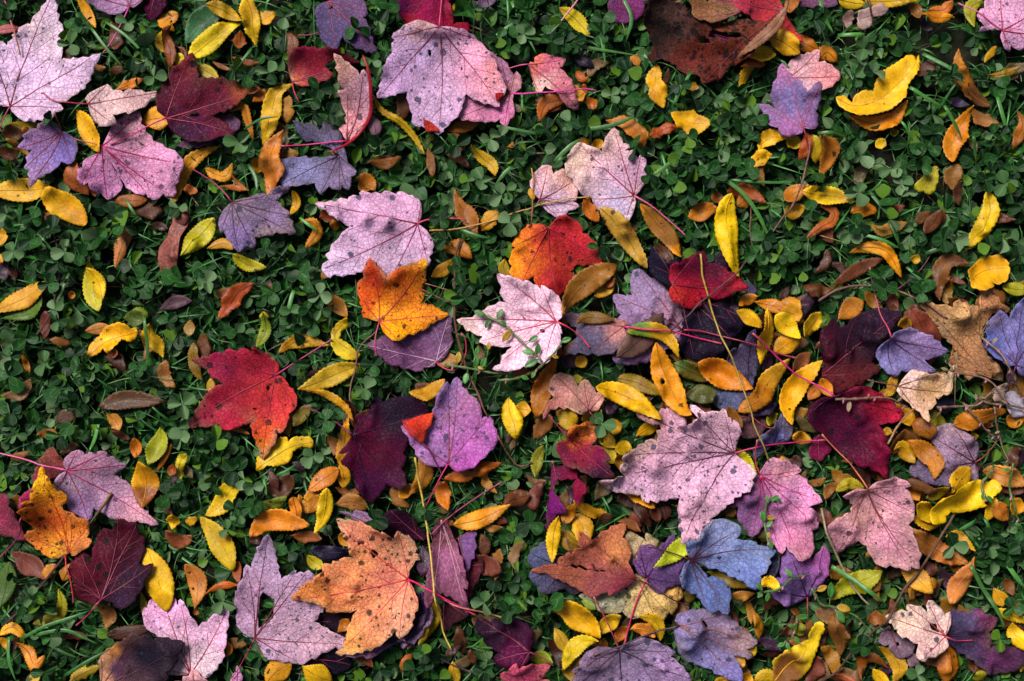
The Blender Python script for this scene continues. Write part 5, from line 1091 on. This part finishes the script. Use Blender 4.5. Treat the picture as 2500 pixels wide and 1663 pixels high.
def hexname(h):
    r, g, b = (int(h[i:i+2], 16)/255 for i in (0, 2, 4)); hh, s, v = colorsys.rgb_to_hsv(r, g, b); hh *= 360
    if s < .22: return 'pale grey mauve'
    if hh > 200 and hh < 345: return 'blackish purple' if v < .35 else 'dusky mauve'
    if hh < 17 or hh >= 345: return 'dark reddish brown' if v < .45 else 'brick red' if v < .6 else 'dull pink'
    if v < .36: return 'dark brown'
    if hh < 29: return 'brown' if v < .58 else 'rusty orange' if v < .74 else 'bright orange'
    if hh < 38: return 'dull brown' if v < .6 else 'tawny orange' if v < .74 else 'golden orange'
    if hh < 46: return 'olive brown' if v < .62 else 'mustard' if v < .78 else 'golden yellow'
    if hh < 66: return 'olive' if v < .64 else 'dull yellow' if v < .76 else 'bright yellow'
    return 'dark green' if v < .5 else 'lime green'

for i, m in enumerate(MAPLES): m['k'] = (m['z'], i); m['kind'] = 'M'
for i, l in enumerate(LEAFS):
    l['k'] = (l['z'], i+.5); l['kind'] = 'L'
    l['len'] = float(np.linalg.norm(np.diff(l['s'], axis=0), axis=1).sum()); l['area'] = l['len']*l['w']
_lim = sorted((l['area'] for l in LEAFS), reverse=True)[299]
rs_ = random.Random(21)
for q in range(430):                       # scraps of old leaves down among the clover, thickest to the lower right
    while True:
        x, y = rs_.uniform(0, 2500), rs_.uniform(0, 1663)
        if rs_.random() < (.13 + .87*min(1, max(0, (x-1050)/500))*min(1, max(0, (y-620)/250))): break
    a_ = rs_.uniform(0, 6.28); n0 = rs_.uniform(35, 85); V(0, 0, 1); c0 = np.array(pt(x, y)); dd = np.array([math.cos(a_), math.sin(a_)])*n0*PX/2; bw = np.array([-dd[1], dd[0]])*rs_.uniform(-.5, .5)
    hx = rs_.choice(['5a3014', '4a2813', '7a4a1c', '3a1c10', '8a5a24', '6a3424', '3a2030', '5a4a2a', '7a5a3a', '94661e'])
    LEAFS.append(dict(s=np.array([c0-dd, c0+bw, c0+dd]), w=n0*PX*rs_.uniform(.3, .6), c=lin(hx), hex=hx, z=0, wav=1, o=None, c2=None, holes=[], kind='L', len=n0*PX, area=0.0, k=(0, -q-1)))
order = sorted(MAPLES+LEAFS, key=lambda a: a['k'])
for r_, it in enumerate(order): it['rank'] = r_
LITTER = []
for it in order:
    rng = np.random.default_rng(abs(hash((round(float((it['o'][0] if it['kind'] == 'M' else it['s'][0])[0])*1e5), round(float((it['o'][0] if it['kind'] == 'M' else it['s'][0])[1])*1e5)))) % (2**31))
    if it['kind'] == 'M':
        m = it; b = m['o'][0]; oo = m['o'].copy()
        for q, tp in enumerate(m['tips']):
            if tp:
                dv = oo[q]-(oo[q-1]+oo[(q+1) % len(oo)])/2; m['o'][q] = oo[q]+dv/(np.linalg.norm(dv)+1e-9)*.0014
        poly = serrate(m['o'], .0066, .00095, rng, .007, b); m['poly'] = poly
        d_, s_, bl = m['sp']; prm = np.array([d_, s_, bl])
        root = link('maple_leaf', None); root.empty_display_size = .01
        me, rs, b3 = tri_blade('blade', poly, m['holes'], maple_shape(m, rng), MAT_MAPLE, maple_cols(m, rng), prm, b, root, rng)
        root.location = b3; tag(root, m['label'], 'leaf', 'fallen maple leaves'); m['root'] = root; m['b3'] = b3; m['rs'] = rs
        bo = link('blade', me, root); solidify(bo, .00018)
        tips = [m['o'][i] for i, t in enumerate(m['tips']) if t]; far = max(np.linalg.norm(t-b) for t in tips)
        for t in tips:
            ln = np.linalg.norm(t-b)
            if ln < .006: continue
            link('vein', vein_mesh(b, t, poly, m['holes'], rs, b3, rng, m['vc'], .7+.6*ln/far), root)
        for fp, fc in m['fold']:
            pf = serrate(fp, .005, .0003, rng); pf = np.array(pf)
            fm, _r, _b = tri_blade('folded_tip', pf, [], lambda P: .0012*vnoise(P, .006), MAT_MAPLE, lambda P: np.tile(fc, (len(P), 1)), np.array([.2, .6, 0]), fp[0], root, rng, .0014)
            solidify(link('folded_tip', fm, root, _b-b3), .00025)
        if m['edge']:
            ep, ew, ec = m['edge']; C = catmull(ep, 22); ci, cj = cell(C)
            zz = boxblur(np.maximum(H[ci, cj], rs.at(C))[:, None], 1)[:, 0] + ew*.25
            tv, tf = tube(np.column_stack([C, zz]), ew/2*np.sin(np.linspace(.25, math.pi-.2, 22))**.6, 8, .55)
            link('rolled_edge', make_mesh('rolled_edge', tv-b3, tf, MAT_STEM, np.tile(ec, (len(tv), 1))), root)
            for k in range(len(C)):
                i0, j0 = ci[k], cj[k]; w_ = max(1, int(ew/2/CS)); H[i0-w_:i0+w_+1, j0-w_:j0+w_+1] = np.maximum(H[i0-w_:i0+w_+1, j0-w_:j0+w_+1], zz[k]+ew*.25)
    else:
        l = it; poly, C = leaf_outline(l['s'], l['w'], l['wav'], rng)
        if l['o'] is not None: poly = serrate(l['o'], .0032, .0004, rng)
        l['poly'] = poly; l['C'] = C; b = C[0].copy()
        off = rng.random(2)*50; k = rng.choice([-.5, 1, 1])*rng.uniform(.06, .30); arch = rng.uniform(-.002, .005); rip = rng.uniform(.0006, .0014)*(3.2 if l['wav'] else 1); Ll = l['len']; mid = C[len(C)//2]; rl = rng.uniform(-.12, .12, 2)
        def shp(P):
            d = np.full(len(P), 9.0)
            for q in range(0, len(C)-1, 2): d = np.minimum(d, seg_dist(P, C[q], C[min(q+2, len(C)-1)]))
            e = ((P-mid)**2).sum(1)/(Ll/2)**2
            return k*np.minimum(d, .008) + arch*e + rip*vnoise(P, .012, off) + (rip*.5*vnoise(P, .005, off+4) if l['wav'] else 0) + (P-mid)@rl
        bc, c2 = l['c'], l['c2']; bp = rng.uniform(.15, 1.0); hs = rng.uniform(-.12, .12)
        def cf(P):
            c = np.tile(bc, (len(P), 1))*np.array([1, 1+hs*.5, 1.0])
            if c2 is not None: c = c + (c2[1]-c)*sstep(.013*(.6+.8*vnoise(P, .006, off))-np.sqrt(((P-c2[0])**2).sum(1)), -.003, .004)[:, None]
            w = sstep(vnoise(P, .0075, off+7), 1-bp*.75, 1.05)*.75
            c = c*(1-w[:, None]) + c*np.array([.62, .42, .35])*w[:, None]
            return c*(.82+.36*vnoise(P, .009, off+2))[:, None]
        keep = l['area'] >= _lim
        dens = rng.choice([0, .05, .12, .3], p=[.3, .3, .25, .15]); prm = np.array([dens, rng.uniform(.4, .9), 0])
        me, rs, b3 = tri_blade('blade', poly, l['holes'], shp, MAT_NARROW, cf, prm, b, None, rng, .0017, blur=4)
        rad = np.linspace(.00034, .00012, len(C)); ii = in_poly(C, poly) if l['o'] is not None else np.ones(len(C), bool)
        Cm = C[ii]; mc = bc*np.array([.5, .42, .45]) if rng.random() < .45 else bc*np.array([.8, .72, .7])
        tv, tf = tube(np.column_stack([Cm, rs.at(Cm)+.00008]), rad[ii], 4, .7) if len(Cm) > 2 else (None, None)
        if not keep:
            LITTER.append((me, b3, (tv, tf, mc))); l['root'] = None; continue
        root = link('narrow_leaf', None, None, b3); root.empty_display_size = .01; l['root'] = root; l['b3'] = b3
        solidify(link('blade', me, root), .00016)
        if tv is not None: link('midrib', make_mesh('midrib', tv-b3, tf, MAT_STEM, np.tile(mc, (len(tv), 1))), root)

# the smallest leaf scraps: one heap of litter
_v, _f, _c, _l, _p, _o = [], [], [], [], [], 0
for me, b3, _ in LITTER:
    n = len(me.vertices); a = np.empty(n*3, np.float32); me.vertices.foreach_get('co', a); _v.append(a.reshape(-1, 3)+b3)
    fi = np.empty(len(me.loops), np.int32); me.loops.foreach_get('vertex_index', fi); _f.append(fi.reshape(-1, 3)+_o); _o += n
    a = np.empty(n*4, np.float32); me.attributes['Col'].data.foreach_get('color', a); _c.append(a.reshape(-1, 4)[:, :3])
    a = np.empty(n*3, np.float32); me.attributes['lc'].data.foreach_get('vector', a); _l.append(a.reshape(-1, 3))
    a = np.empty(n*4, np.float32); me.attributes['prm'].data.foreach_get('color', a); _p.append(a.reshape(-1, 4)[:, :3])
if _v:
    lo = link('leaf_litter', make_mesh('leaf_litter', np.vstack(_v), np.vstack(_f), MAT_NARROW, np.vstack(_c), np.vstack(_l), np.vstack(_p)))
    tag(lo, 'small brown and orange leaf scraps scattered between the larger leaves', 'leaf litter', kind='stuff'); solidify(lo, .0003)

# samara (maple seed)
for mid, o, c in SEEDS:
    rng = np.random.default_rng(5); b = mid[0]; root = link('maple_seed', None); tag(root, 'winged reddish brown maple seed lying on clover at left', 'seed')
    poly = serrate(o, .01, .0001, rng)
    def scol(P):
        s = np.sin((P@np.array([.8, .6]))*9000 + 6*vnoise(P, .004))*.5+.5
        e = np.exp(-poly_dist(P, poly)/.0012); t = sstep((P[:, 1]-mid[-1][1]), .03, .045)
        return c*(.55+.5*s*(1-t)+.25*e+.2*t)[:, None]
    me, rs, b3 = tri_blade('wing', poly, [], lambda P: .002*vnoise(P, .02)+.3*np.minimum(poly_dist(P, poly), .004), MAT_NARROW, scol, np.array([0, .5, 0]), b, root, rng, .0011)
    root.location = b3; solidify(link('wing', me, root), .0005)
    th = np.linspace(0, 1, 10); C = mid[0]+(mid[1]-mid[0])*th[:, None]*.8; tv, tf = tube(np.column_stack([C, rs.at(C)+.0006]), .0042*np.sin(th*2.7+.25), 10, .5)
    link('seed', make_mesh('seed', tv-b3, tf, MAT_NARROW, np.tile(c*.8, (len(tv), 1)), tv, np.tile([0, .5, 0], (len(tv), 1))), root)

# stalks of the maple leaves, lying on whatever is below them
def lie(C, r, lift=0.0):
    i, j = cell(C); h = np.where(TOPC[i, j], H[i, j], np.maximum(H[i, j], .0225)); h = np.array([max(h[max(0, k-1):k+2]) for k in range(len(h))])
    n = len(h); z = h.copy()
    for _ in range(3): z = np.maximum(z, np.convolve(np.pad(z, 2, mode='edge'), np.ones(5)/5, 'valid'))
    z = np.convolve(np.pad(z, 1, mode='edge'), np.ones(3)/3, 'valid')
    z = np.maximum(z, h-.0002)+r*.7+lift
    w = max(0, int(np.max(r)/CS))
    for k in range(n): H[i[k]-w:i[k]+w+1, j[k]-w:j[k]+w+1] = np.maximum(H[i[k]-w:i[k]+w+1, j[k]-w:j[k]+w+1], z[k]+.0003)
    return z
for m in MAPLES:
    if m['st'] is None: continue
    Ln = np.linalg.norm(np.diff(m['st'], axis=0), axis=1).sum(); n = max(8, int(Ln/.0025)); C = catmull(m['st'], n); t = np.linspace(0, 1, n)
    r = m['sw']/2*(.95-.28*np.sin(t*math.pi*.75)+.42*sstep(t, .9, 1.0))*min(1.0, .62+Ln*6)
    z = lie(C, r); zb = m['b3'][2]+r[0]*.5
    k = min(n, 5)
    if abs(z[0]-zb) < .006: z[:k] = zb + (z[:k]-zb)*np.linspace(0, 1, k)
    tv, tf = tube(np.column_stack([C, z]), r, 7); te = np.repeat(t, 7)
    endc = m['sc']*.5+np.array([.14, .09, .05])*.6; cc = m['sc'][None]*(1-sstep(te, .86, 1))[:, None] + endc[None]*sstep(te, .86, 1)[:, None]
    link('stalk', make_mesh('stalk', tv-m['b3'], tf, MAT_STEM, cc), m['root'])

# twigs, straws and stalks whose leaf is out of sight
for tw in TWIGS:
    Ln = np.linalg.norm(np.diff(tw['p'], axis=0), axis=1).sum(); n = max(10, int(Ln/.003)); C = catmull(tw['p'], n); t = np.linspace(0, 1, n); rng = np.random.default_rng(int(Ln*1e6))
    C = C + np.column_stack([vnoise(np.column_stack([t*Ln, t*0]), .006, (3, 1)), vnoise(np.column_stack([t*Ln, t*0]), .006, (9, 5))])*.0009-.00045
    kn = (vnoise(np.column_stack([t*Ln, t*0]), .0045, (rng.random()*30, 2)) > .72)*.22 if tw['name'] == 'twig' else 0
    r = tw['w']/2*(1.05-.25*t + kn)
    z = lie(C, r, tw['lift']*.001)
    tv, tf = tube(np.column_stack([C, z]), r, 7); te = np.repeat(t, 7)[:, None]
    cc = tw['c']*(1-te)+tw['ce']*te
    o = link(tw['name'], make_mesh(tw['name'], tv-np.array([*C[0], z[0]]), tf, MAT_TWIG if tw['name'] == 'twig' else MAT_STEM, cc), None, (*C[0], z[0]))
    tag(o, tw['label'], {'twig': 'twig', 'straw': 'straw', 'leaf_stalk': 'leaf stalk'}[tw['name']])

# ---------------------------------------------------------------- labels for the narrow leaves, told by what they lie beside
used = set(); _near = [None, None]
def where(c, poly, rank, k):
    key = (float(c[0]), float(c[1]))
    if _near[0] != key:
        ds = []
        for m in MAPLES:
            dd = ((m['poly']-c)**2).sum(1).min(); bb = m['poly']
            inside = bool((bb.min(0) <= c).all() and (bb.max(0) >= c).all() and in_poly(c[None], bb)[0])
            ds.append((0.0 if inside else float(dd), m['short'], inside, m))
        ds.sort(key=lambda a: a[0]); _near[:] = [key, ds]
    d, s, ins, m = _near[1][k]
    if ins: return ('lying on the ' if rank > m['rank'] else 'half hidden under the ')+s
    v = c-m['poly'].mean(0); a = math.degrees(math.atan2(v[1], v[0])) % 360
    w = ['right of', 'above and right of', 'above', 'above and left of', 'left of', 'below and left of', 'below', 'below and right of'][int((a+22.5)//45) % 8]
    return w+' the '+s
def unique_label(head, c, poly, rank):
    for k in range(6):
        s = head+' '+where(c, poly, rank, k)
        if len(s.split()) > 16: s = ' '.join(s.split()[:16])
        if s not in used: used.add(s); return s
    used.add(s); return s
for l in LEAFS:
    if l['root'] is None: continue
    chord = np.linalg.norm(l['s'][-1]-l['s'][0]); sh = 'crumpled' if l['wav'] else 'curved' if l['len']/(chord+1e-9) > 1.07 else 'stubby' if l['w']/l['len'] > .55 else 'slender' if l['w']/l['len'] < .28 else 'pointed'
    sz = 'large' if l['len'] > .034 else 'small' if l['len'] < .017 else 'mid-sized'
    c = l['C'][len(l['C'])//2]
    tag(l['root'], unique_label(f"{sz} {sh} {hexname(l['hex'])} leaf", c, l['poly'], l['rank']), 'leaf', 'narrow fallen leaves')

# ---------------------------------------------------------------- grass blades lying over the clover
MAT_GRASS = attr_material('grass_blade', .42, .4, 300, .3)
def ribbon(C, z, w, keel):
    T_ = np.gradient(C, axis=0); T_ /= np.linalg.norm(T_, axis=1)[:, None]+1e-12; N = np.column_stack([-T_[:, 1], T_[:, 0]]); n = len(C)
    t = np.linspace(0, 1, n); hw = w/2*np.minimum(1, (1-t)*3.0+.06)*(.8+.2*np.minimum(1, t*6))
    a = np.column_stack([C+N*hw[:, None], z+keel*hw]); b_ = np.column_stack([C, z]); c = np.column_stack([C-N*hw[:, None], z+keel*hw])
    v = np.stack([a, b_, c], 1).reshape(-1, 3); f = [(i*3+k, i*3+k+1, i*3+k+4, i*3+k+3) for i in range(n-1) for k in (0, 1)]
    return v, f
for k, (p, w) in enumerate(BLADES):
    Ln = np.linalg.norm(np.diff(p, axis=0), axis=1).sum(); n = max(9, int(Ln/.003)); C = catmull(p, n); r = np.full(n, .0006)
    z = lie(C, r, .0015+.001*random.random()) + .002*np.sin(np.linspace(0, math.pi, n))
    v, f = ribbon(C, z, w*1.1, .45); g = np.array([.030, .125, .022])*(.6+.8*random.random())+np.array([.012, .01, 0])*random.random()
    b3 = np.array([*C[0], z[0]]); o = link('grass_blade', make_mesh('grass_blade', v-b3, f, MAT_GRASS, np.tile(g, (len(v), 1))), None, b3); solidify(o, .0002)
    tag(o, unique_label('green grass blade lying', C[n//2], None, 9999), 'grass blade', 'grass blades across the leaves')

# ---------------------------------------------------------------- weed sprigs with jointed stems
def oval_leaf(Lf, wf, fold):
    rows = np.array([0, .12, .3, .5, .7, .88, 1.0]); hw = np.array([.03, .5, .88, 1, .85, .48, .04])*wf*.5
    v, lc = [], []
    for r_, h_ in zip(rows, hw):
        for u in (-1, -.5, 0, .5, 1): v.append((r_*Lf, u*h_*Lf, fold*abs(u)*h_*Lf - .12*Lf*r_*r_)); lc.append((u, r_, .1+.5*random.random()*0))
    f = [(i*5+k, (i+1)*5+k, (i+1)*5+k+1, i*5+k+1) for i in range(6) for k in range(4)]
    return np.array(v), f, np.array(lc)
for wd in WEEDS:
    p = wd['p']; Ln = np.linalg.norm(np.diff(p, axis=0), axis=1).sum(); n = max(12, int(Ln/.0022)); C = catmull(p, n); t = np.linspace(0, 1, n)
    r = np.full(n, .00062 if wd['dry'] else .0007)*(1.15-.5*t); z = lie(C, r, .0018)
    nod = np.abs((t*Ln/.0075) % 1-.5) < .14; rr = r*(1+.6*nod)
    b3 = np.array([*C[0], z[0]]); root = link('weed_sprig', None, None, b3); tag(root, wd['label'], 'weed')
    sc = np.array([.11, .075, .04]) if wd['dry'] else np.array([.045, .115, .022]); nc = np.array([.2, .09, .08]) if wd['dry'] else np.array([.11, .10, .04])
    tv, tf = tube(np.column_stack([C, z]), rr, 7); nn = np.repeat(nod, 7)[:, None]
    link('stem', make_mesh('stem', tv-b3, tf, MAT_STEM, np.where(nn, nc, sc)), root)
    for q, (pc, s, a) in enumerate(wd['lv']):
        near = C[np.argmin(((C-pc)**2).sum(1))]; dv = pc-near
        ang = math.atan2(dv[1], dv[0]) if np.linalg.norm(dv) > .003 else a
        s0 = pc-np.array([math.cos(ang), math.sin(ang)])*s*.5
        ov, of, ol = oval_leaf(s, .55 if not wd['dry'] else .42, .25); rnd = random.random()
        gc = np.array([.035, .125, .020])*(.7+.8*rnd) if not wd['dry'] else np.array([.2, .12, .07])*(.6+.8*rnd)
        if (not wd['dry']) and rnd > .88: gc = np.array([.3, .17, .015])
        i, j = cell(pc[None]); zz = H[max(i[0]-3, 0):i[0]+4, max(j[0]-3, 0):j[0]+4].max()+.0014
        o = link('leaf', make_mesh('leaf', ov, of, MAT_GRASS, np.tile(gc, (len(ov), 1))), root); o.location = (s0[0]-b3[0], s0[1]-b3[1], zz-b3[2]); o.rotation_euler = (random.uniform(-.4, .4), random.uniform(-.25, .1), ang); solidify(o, .0002)
        if np.linalg.norm(s0-near) > .0012:
            kz = z[np.argmin(((C-pc)**2).sum(1))]; th = np.linspace(0, 1, 4)[:, None]; A = np.array([*near, kz]); B = np.array([*s0, zz])
            bv, bf = tube(A+(B-A)*th, .0003, 5); link('petiole', make_mesh('petiole', bv-b3, bf, MAT_STEM, np.tile(sc, (len(bv), 1))), root)
    for q in np.linspace(.12, .95, max(3, int(Ln/.014))):
        k = int(q*(n-1)); th = np.linspace(0, 1, 6); d2 = np.array([math.cos(q*90), math.sin(q*90)]); A = np.array([*C[k], z[k]+.0004])
        bv, bf = tube(A + th[:, None]*np.array([d2[0]*.0026, d2[1]*.0026, .0012]), .0007*np.sin(th*2.6+.35), 6)
        link('bud', make_mesh('bud', bv-b3, bf, MAT_STEM, np.tile(np.array([.26, .10, .12])*(.5+.8*random.random()), (len(bv), 1))), root)

# ---------------------------------------------------------------- clover
def leaflet_template(ncol, rows, hw):
    v, lc = [], []
    us = np.linspace(-1, 1, ncol)
    for r_, h_ in zip(rows, hw):
        for u in us:
            notch = -.07*max(0, 1-abs(u)*2.2) if r_ > .97 else 0
            v.append((r_+notch - .10*(u*u)*(r_ > .7)*r_, u*h_)); lc.append((u, r_))
    nr = len(rows); f = np.array([(i*ncol+k, (i+1)*ncol+k, (i+1)*ncol+k+1, i*ncol+k+1) for i in range(nr-1) for k in range(ncol-1)])
    return np.array(v), np.array(lc), f
TV, TL, TF = leaflet_template(5, [0, .14, .34, .56, .78, .93, 1.0], [.03, .19, .36, .47, .48, .38, .24])
SV, SL, SF = leaflet_template(5, [0, .18, .42, .68, .9, 1.0], [.03, .23, .42, .49, .40, .22])
# shared leaflet meshes for the sprigs that stand alone
LV = []
for k in range(24):
    rng = np.random.default_rng(100+k); r_ = (k+.5)/24; fold = rng.uniform(.05, .7) if k % 5 else 1.6; droop = rng.uniform(-.1, .35)
    y = TV[:, 1]/math.sqrt(1+fold*fold*.6); zz = fold*np.abs(y) - droop*TV[:, 0]**2*.35 + .03*np.sin(TV[:, 0]*9+k)*TL[:, 0]
    LV.append(make_mesh('leaflet', np.column_stack([TV[:, 0], y, zz]), TF, MAT_CLOVER, None, np.column_stack([TL, np.full(len(TL), r_)])))
DARK = [m for i, m in enumerate(LV) if (i+.5)/24 < .80]; PALE = [m for i, m in enumerate(LV) if (i+.5)/24 >= .80]
def open_spot(): 
    while True:
        P = np.array([[random.uniform(-.298, .298), random.uniform(-.198, .198)]]); i, j = cell(P)
        if not TOPC[max(i[0]-5, 0):i[0]+6, max(j[0]-5, 0):j[0]+6].any() or (not TOPC[i[0], j[0]] and random.random() < .04): return P[0]
def bare(p, s):
    i, j = cell(p[None]); return s < 0 or TOPC[max(i[0]-6, 0):i[0]+7, max(j[0]-6, 0):j[0]+7].mean() < .16
CLOVERS = [(p, abs(s)) for p, s in CLOVERS if bare(p, s)]
spots = list(CLOVERS)
while len(spots) < 300: spots.append((open_spot(), random.uniform(.0068, .0098)))
CPOS = np.array([s[0] for s in spots])
for q, (p, s) in enumerate(spots):
    s = min(s*.94, .0105); i, j = cell(p[None]); i, j = i[0], j[0]; w = 5
    zc = float(H[max(i-w, 0):i+w+1, max(j-w, 0):j+w+1].max()) + .0012 + (.0028*random.random() if q < len(CLOVERS) else .002*random.random())
    zc = min(zc, .034)
    root = link('clover_sprig', None, None, (p[0], p[1], zc)); root.empty_display_size = .005
    a0 = random.random()*6.28; pale = random.random() < .34; flat = random.random() < .5
    tag(root, unique_label(('big ' if s > .0092 else 'small ' if s < .0075 else '') + ('pale grey-green' if pale else 'flat dark green' if flat else 'half-folded green') + ' clover sprig', p, None, 9999), 'clover', 'clover sprigs among the leaves')
    for k in range(3):
        o = link('leaflet', random.choice(PALE if (pale and random.random() < .75) else DARK), root); sc = s*random.uniform(.82, 1.1)
        o.scale = (sc, sc*random.uniform(.88, 1.08), sc); o.rotation_euler = (random.uniform(-.35, .35), -random.uniform(-.12, .3) if flat else -random.uniform(-.6, .75), a0+k*2.094+random.uniform(-.3, .3))
    g = p + np.array([random.uniform(-.012, .012), random.uniform(-.012, .012)]); th = np.linspace(0, 1, 7)[:, None]
    C3 = np.column_stack([g*(1-th**2)+p*th**2, th*zc]); tv, tf = tube(C3, .00042, 5)
    link('stem', make_mesh('stem', tv-np.array([*p, zc]), tf, MAT_STEM, np.tile(np.array([.05, .11, .03])*(.5+.9*random.random()), (len(tv), 1))), root)

# the mass of clover below and around them
BX, BY = .56, .46
n_in = 6000; P = np.column_stack([RNG.uniform(-.32, .32, n_in), RNG.uniform(-.22, .22, n_in)])
n_out = 7000; Po = np.column_stack([RNG.uniform(-BX, BX, n_out), RNG.uniform(-BY, BY, n_out)]); Po = Po[(np.abs(Po[:, 0]) > .32) | (np.abs(Po[:, 1]) > .22)]
SOILSPOTS = [((2330, 60), .030), ((2200, 360), .024), ((2150, 300), .016)]
P = np.vstack([P, Po]); keep = np.ones(len(P), bool)
for (sx, sy), rr in SOILSPOTS:
    d = np.sqrt(((P-np.array([(sx-1250)*PX, -(sy-831.5)*PX]))**2).sum(1)); keep &= (d > rr) | (RNG.random(len(P)) < .12+.6*(d/rr)**3)
P = P[keep]
LOWe = LOW.copy(); LOWe[LOWe > 1] = 1.0
cov = np.zeros_like(H); cov[TOPC] = 1; deep = boxblur(cov, 6)
inside = (np.abs(P[:, 0]) < .395) & (np.abs(P[:, 1]) < .295); i, j = cell(P)
dp = np.where(inside, deep[i, j], 0); P = P[dp < .93]
N_ = len(P); size = .0046 + .0062*RNG.random(N_); zc = .002 + .0200*RNG.random(N_)**.9 + .003*vnoise(P, .04); a0 = RNG.uniform(0, 6.28, N_)
i, j = cell(P); ins = (np.abs(P[:, 0]) < .395) & (np.abs(P[:, 1]) < .295)
nearlow = -dilate(-LOWe, 8)          # max filter of negative = min filter
nearlow = -dilate(-LOWe, 8) if False else None
def minf(A, r): return -dilate(-A, r)
ML = minf(LOWe, 8); MH = dilate(np.where(TOPC, H, 0), 8)
lowz = np.where(ins, ML[i, j], 1.0); higz = np.where(ins, MH[i, j], 0.0); mycov = np.where(ins, TOPC[i, j], False)
near = lowz < .9
over = near & (~mycov) & (RNG.random(N_) < .05) & (higz < .03)
zc = np.where(near, np.minimum(zc, lowz-.0035), zc); zc = np.where(over, higz+.0012, zc); zc = np.maximum(zc, .003)
tilt_s = np.where(near & ~over, .25, 1.0)
nt_ = len(SV); V_all, L_all, F_all = [], [], []; ofs = 0
for k in range(3):
    az = a0 + k*2.094 + RNG.uniform(-.35, .35, N_); tl = RNG.uniform(-.9, 1.15, N_)*tilt_s; ro = RNG.uniform(-1.2, 1.2, N_)*tilt_s; fo = RNG.uniform(.0, 1.7, N_)**1.3; ss = size*RNG.uniform(.8, 1.12, N_)
    x = SV[None, :, 0]; y = SV[None, :, 1]/np.sqrt(1+fo*fo*.6)[:, None]; zl = fo[:, None]*np.abs(y)+ro[:, None]*y - .14*x*x
    lx = (x*np.cos(tl)[:, None]-zl*np.sin(tl)[:, None])*ss[:, None]; lz = (x*np.sin(tl)[:, None]+zl*np.cos(tl)[:, None])*ss[:, None]; ly = y*ss[:, None]
    X = P[:, 0:1]+lx*np.cos(az)[:, None]-ly*np.sin(az)[:, None]; Y = P[:, 1:2]+lx*np.sin(az)[:, None]+ly*np.cos(az)[:, None]; Z = zc[:, None]+lz
    V_all.append(np.stack([X, Y, Z], -1).reshape(-1, 3)); r_ = RNG.random(N_)**1.15
    L_all.append(np.concatenate([np.broadcast_to(SL, (N_, nt_, 2)), np.broadcast_to(r_[:, None, None], (N_, nt_, 1))], -1).reshape(-1, 3))
    F_all.append((SF[None]+(np.arange(N_)*nt_)[:, None, None]+ofs).reshape(-1, 4)); ofs += N_*nt_
Vc = np.vstack(V_all); ci, cj = cell(Vc)
okc = (np.abs(Vc[:, 0]) < .395) & (np.abs(Vc[:, 1]) < .295) & TOPC[ci, cj]
und = okc & (Vc[:, 2] < H[ci, cj]-.0002) ; Vc[:, 2] = np.where(und, np.minimum(Vc[:, 2], LOWe[ci, cj]-.0006), Vc[:, 2])
Vc[:, 2] = np.maximum(Vc[:, 2], .001)
tag(link('clover_lawn', make_mesh('clover_lawn', Vc, np.vstack(F_all), MAT_CLOVER, None, np.vstack(L_all))), 'dense low clover covering the soil between and under the leaves', 'clover', kind='stuff')

# clover runners and stems, thin grass and dead thatch down among the clover
def strands(n, name, label, cat, colr, zlo, zhi, Lr, wr, seed, cols_var):
    rg = np.random.default_rng(seed); A = np.column_stack([rg.uniform(-.42, .42, n), rg.uniform(-.32, .32, n)]); az = rg.uniform(0, 6.28, n); Ln = rg.uniform(*Lr, n); bend = rg.uniform(-.5, .5, n); w = rg.uniform(*wr, n)
    t = np.linspace(0, 1, 6); ang = az[:, None]+bend[:, None]*t[None]*1.6
    dx = np.cumsum(np.cos(ang), 1)*Ln[:, None]/6; dy = np.cumsum(np.sin(ang), 1)*Ln[:, None]/6
    X = A[:, :1]+dx; Y = A[:, 1:]+dy; z0 = rg.uniform(*zlo, n); z1 = rg.uniform(*zhi, n); Z = z0[:, None]+(z1-z0)[:, None]*np.sin(t*math.pi*.8)[None]
    nx = -np.sin(ang)*w[:, None]/2*(1.05-t)[None]; ny = np.cos(ang)*w[:, None]/2*(1.05-t)[None]
    VV = np.stack([np.stack([X+nx, Y+ny, Z+w[:, None]*.2], -1), np.stack([X, Y, Z], -1), np.stack([X-nx, Y-ny, Z+w[:, None]*.2], -1)], 2).reshape(-1, 3)
    f0 = np.array([(q*3+k, q*3+k+1, q*3+k+4, q*3+k+3) for q in range(5) for k in (0, 1)]); FF = (f0[None]+(np.arange(n)*18)[:, None, None]).reshape(-1, 4)
    ci, cj = cell(VV); cap = LOWe[ci, cj]; VV[:, 2] = np.maximum(np.minimum(VV[:, 2], cap-.0012), .0008)
    cc = np.repeat(np.array(colr)[None]*(1-cols_var+2*cols_var*rg.random((n, 1)))*(1+.3*(rg.random((n, 3))-.5)), 18, 0)
    tag(link(name, make_mesh(name, VV, FF, MAT_GRASS, cc)), label, cat, kind='stuff')
strands(4200, 'grass', 'short green grass growing through the clover', 'grass', (.028, .115, .020), (.004, .014), (.013, .026), (.015, .045), (.0008, .0021), 3, .5)
strands(3400, 'clover_stems', 'pale green clover stems tangled below the leaflets', 'clover stems', (.075, .14, .04), (.001, .008), (.010, .022), (.012, .034), (.0006, .0010), 4, .5)
strands(1900, 'dead_thatch', 'dry brown thatch and stalks lying on the soil', 'thatch', (.13, .09, .05), (.001, .008), (.004, .018), (.010, .035), (.0005, .0011), 5, .6)
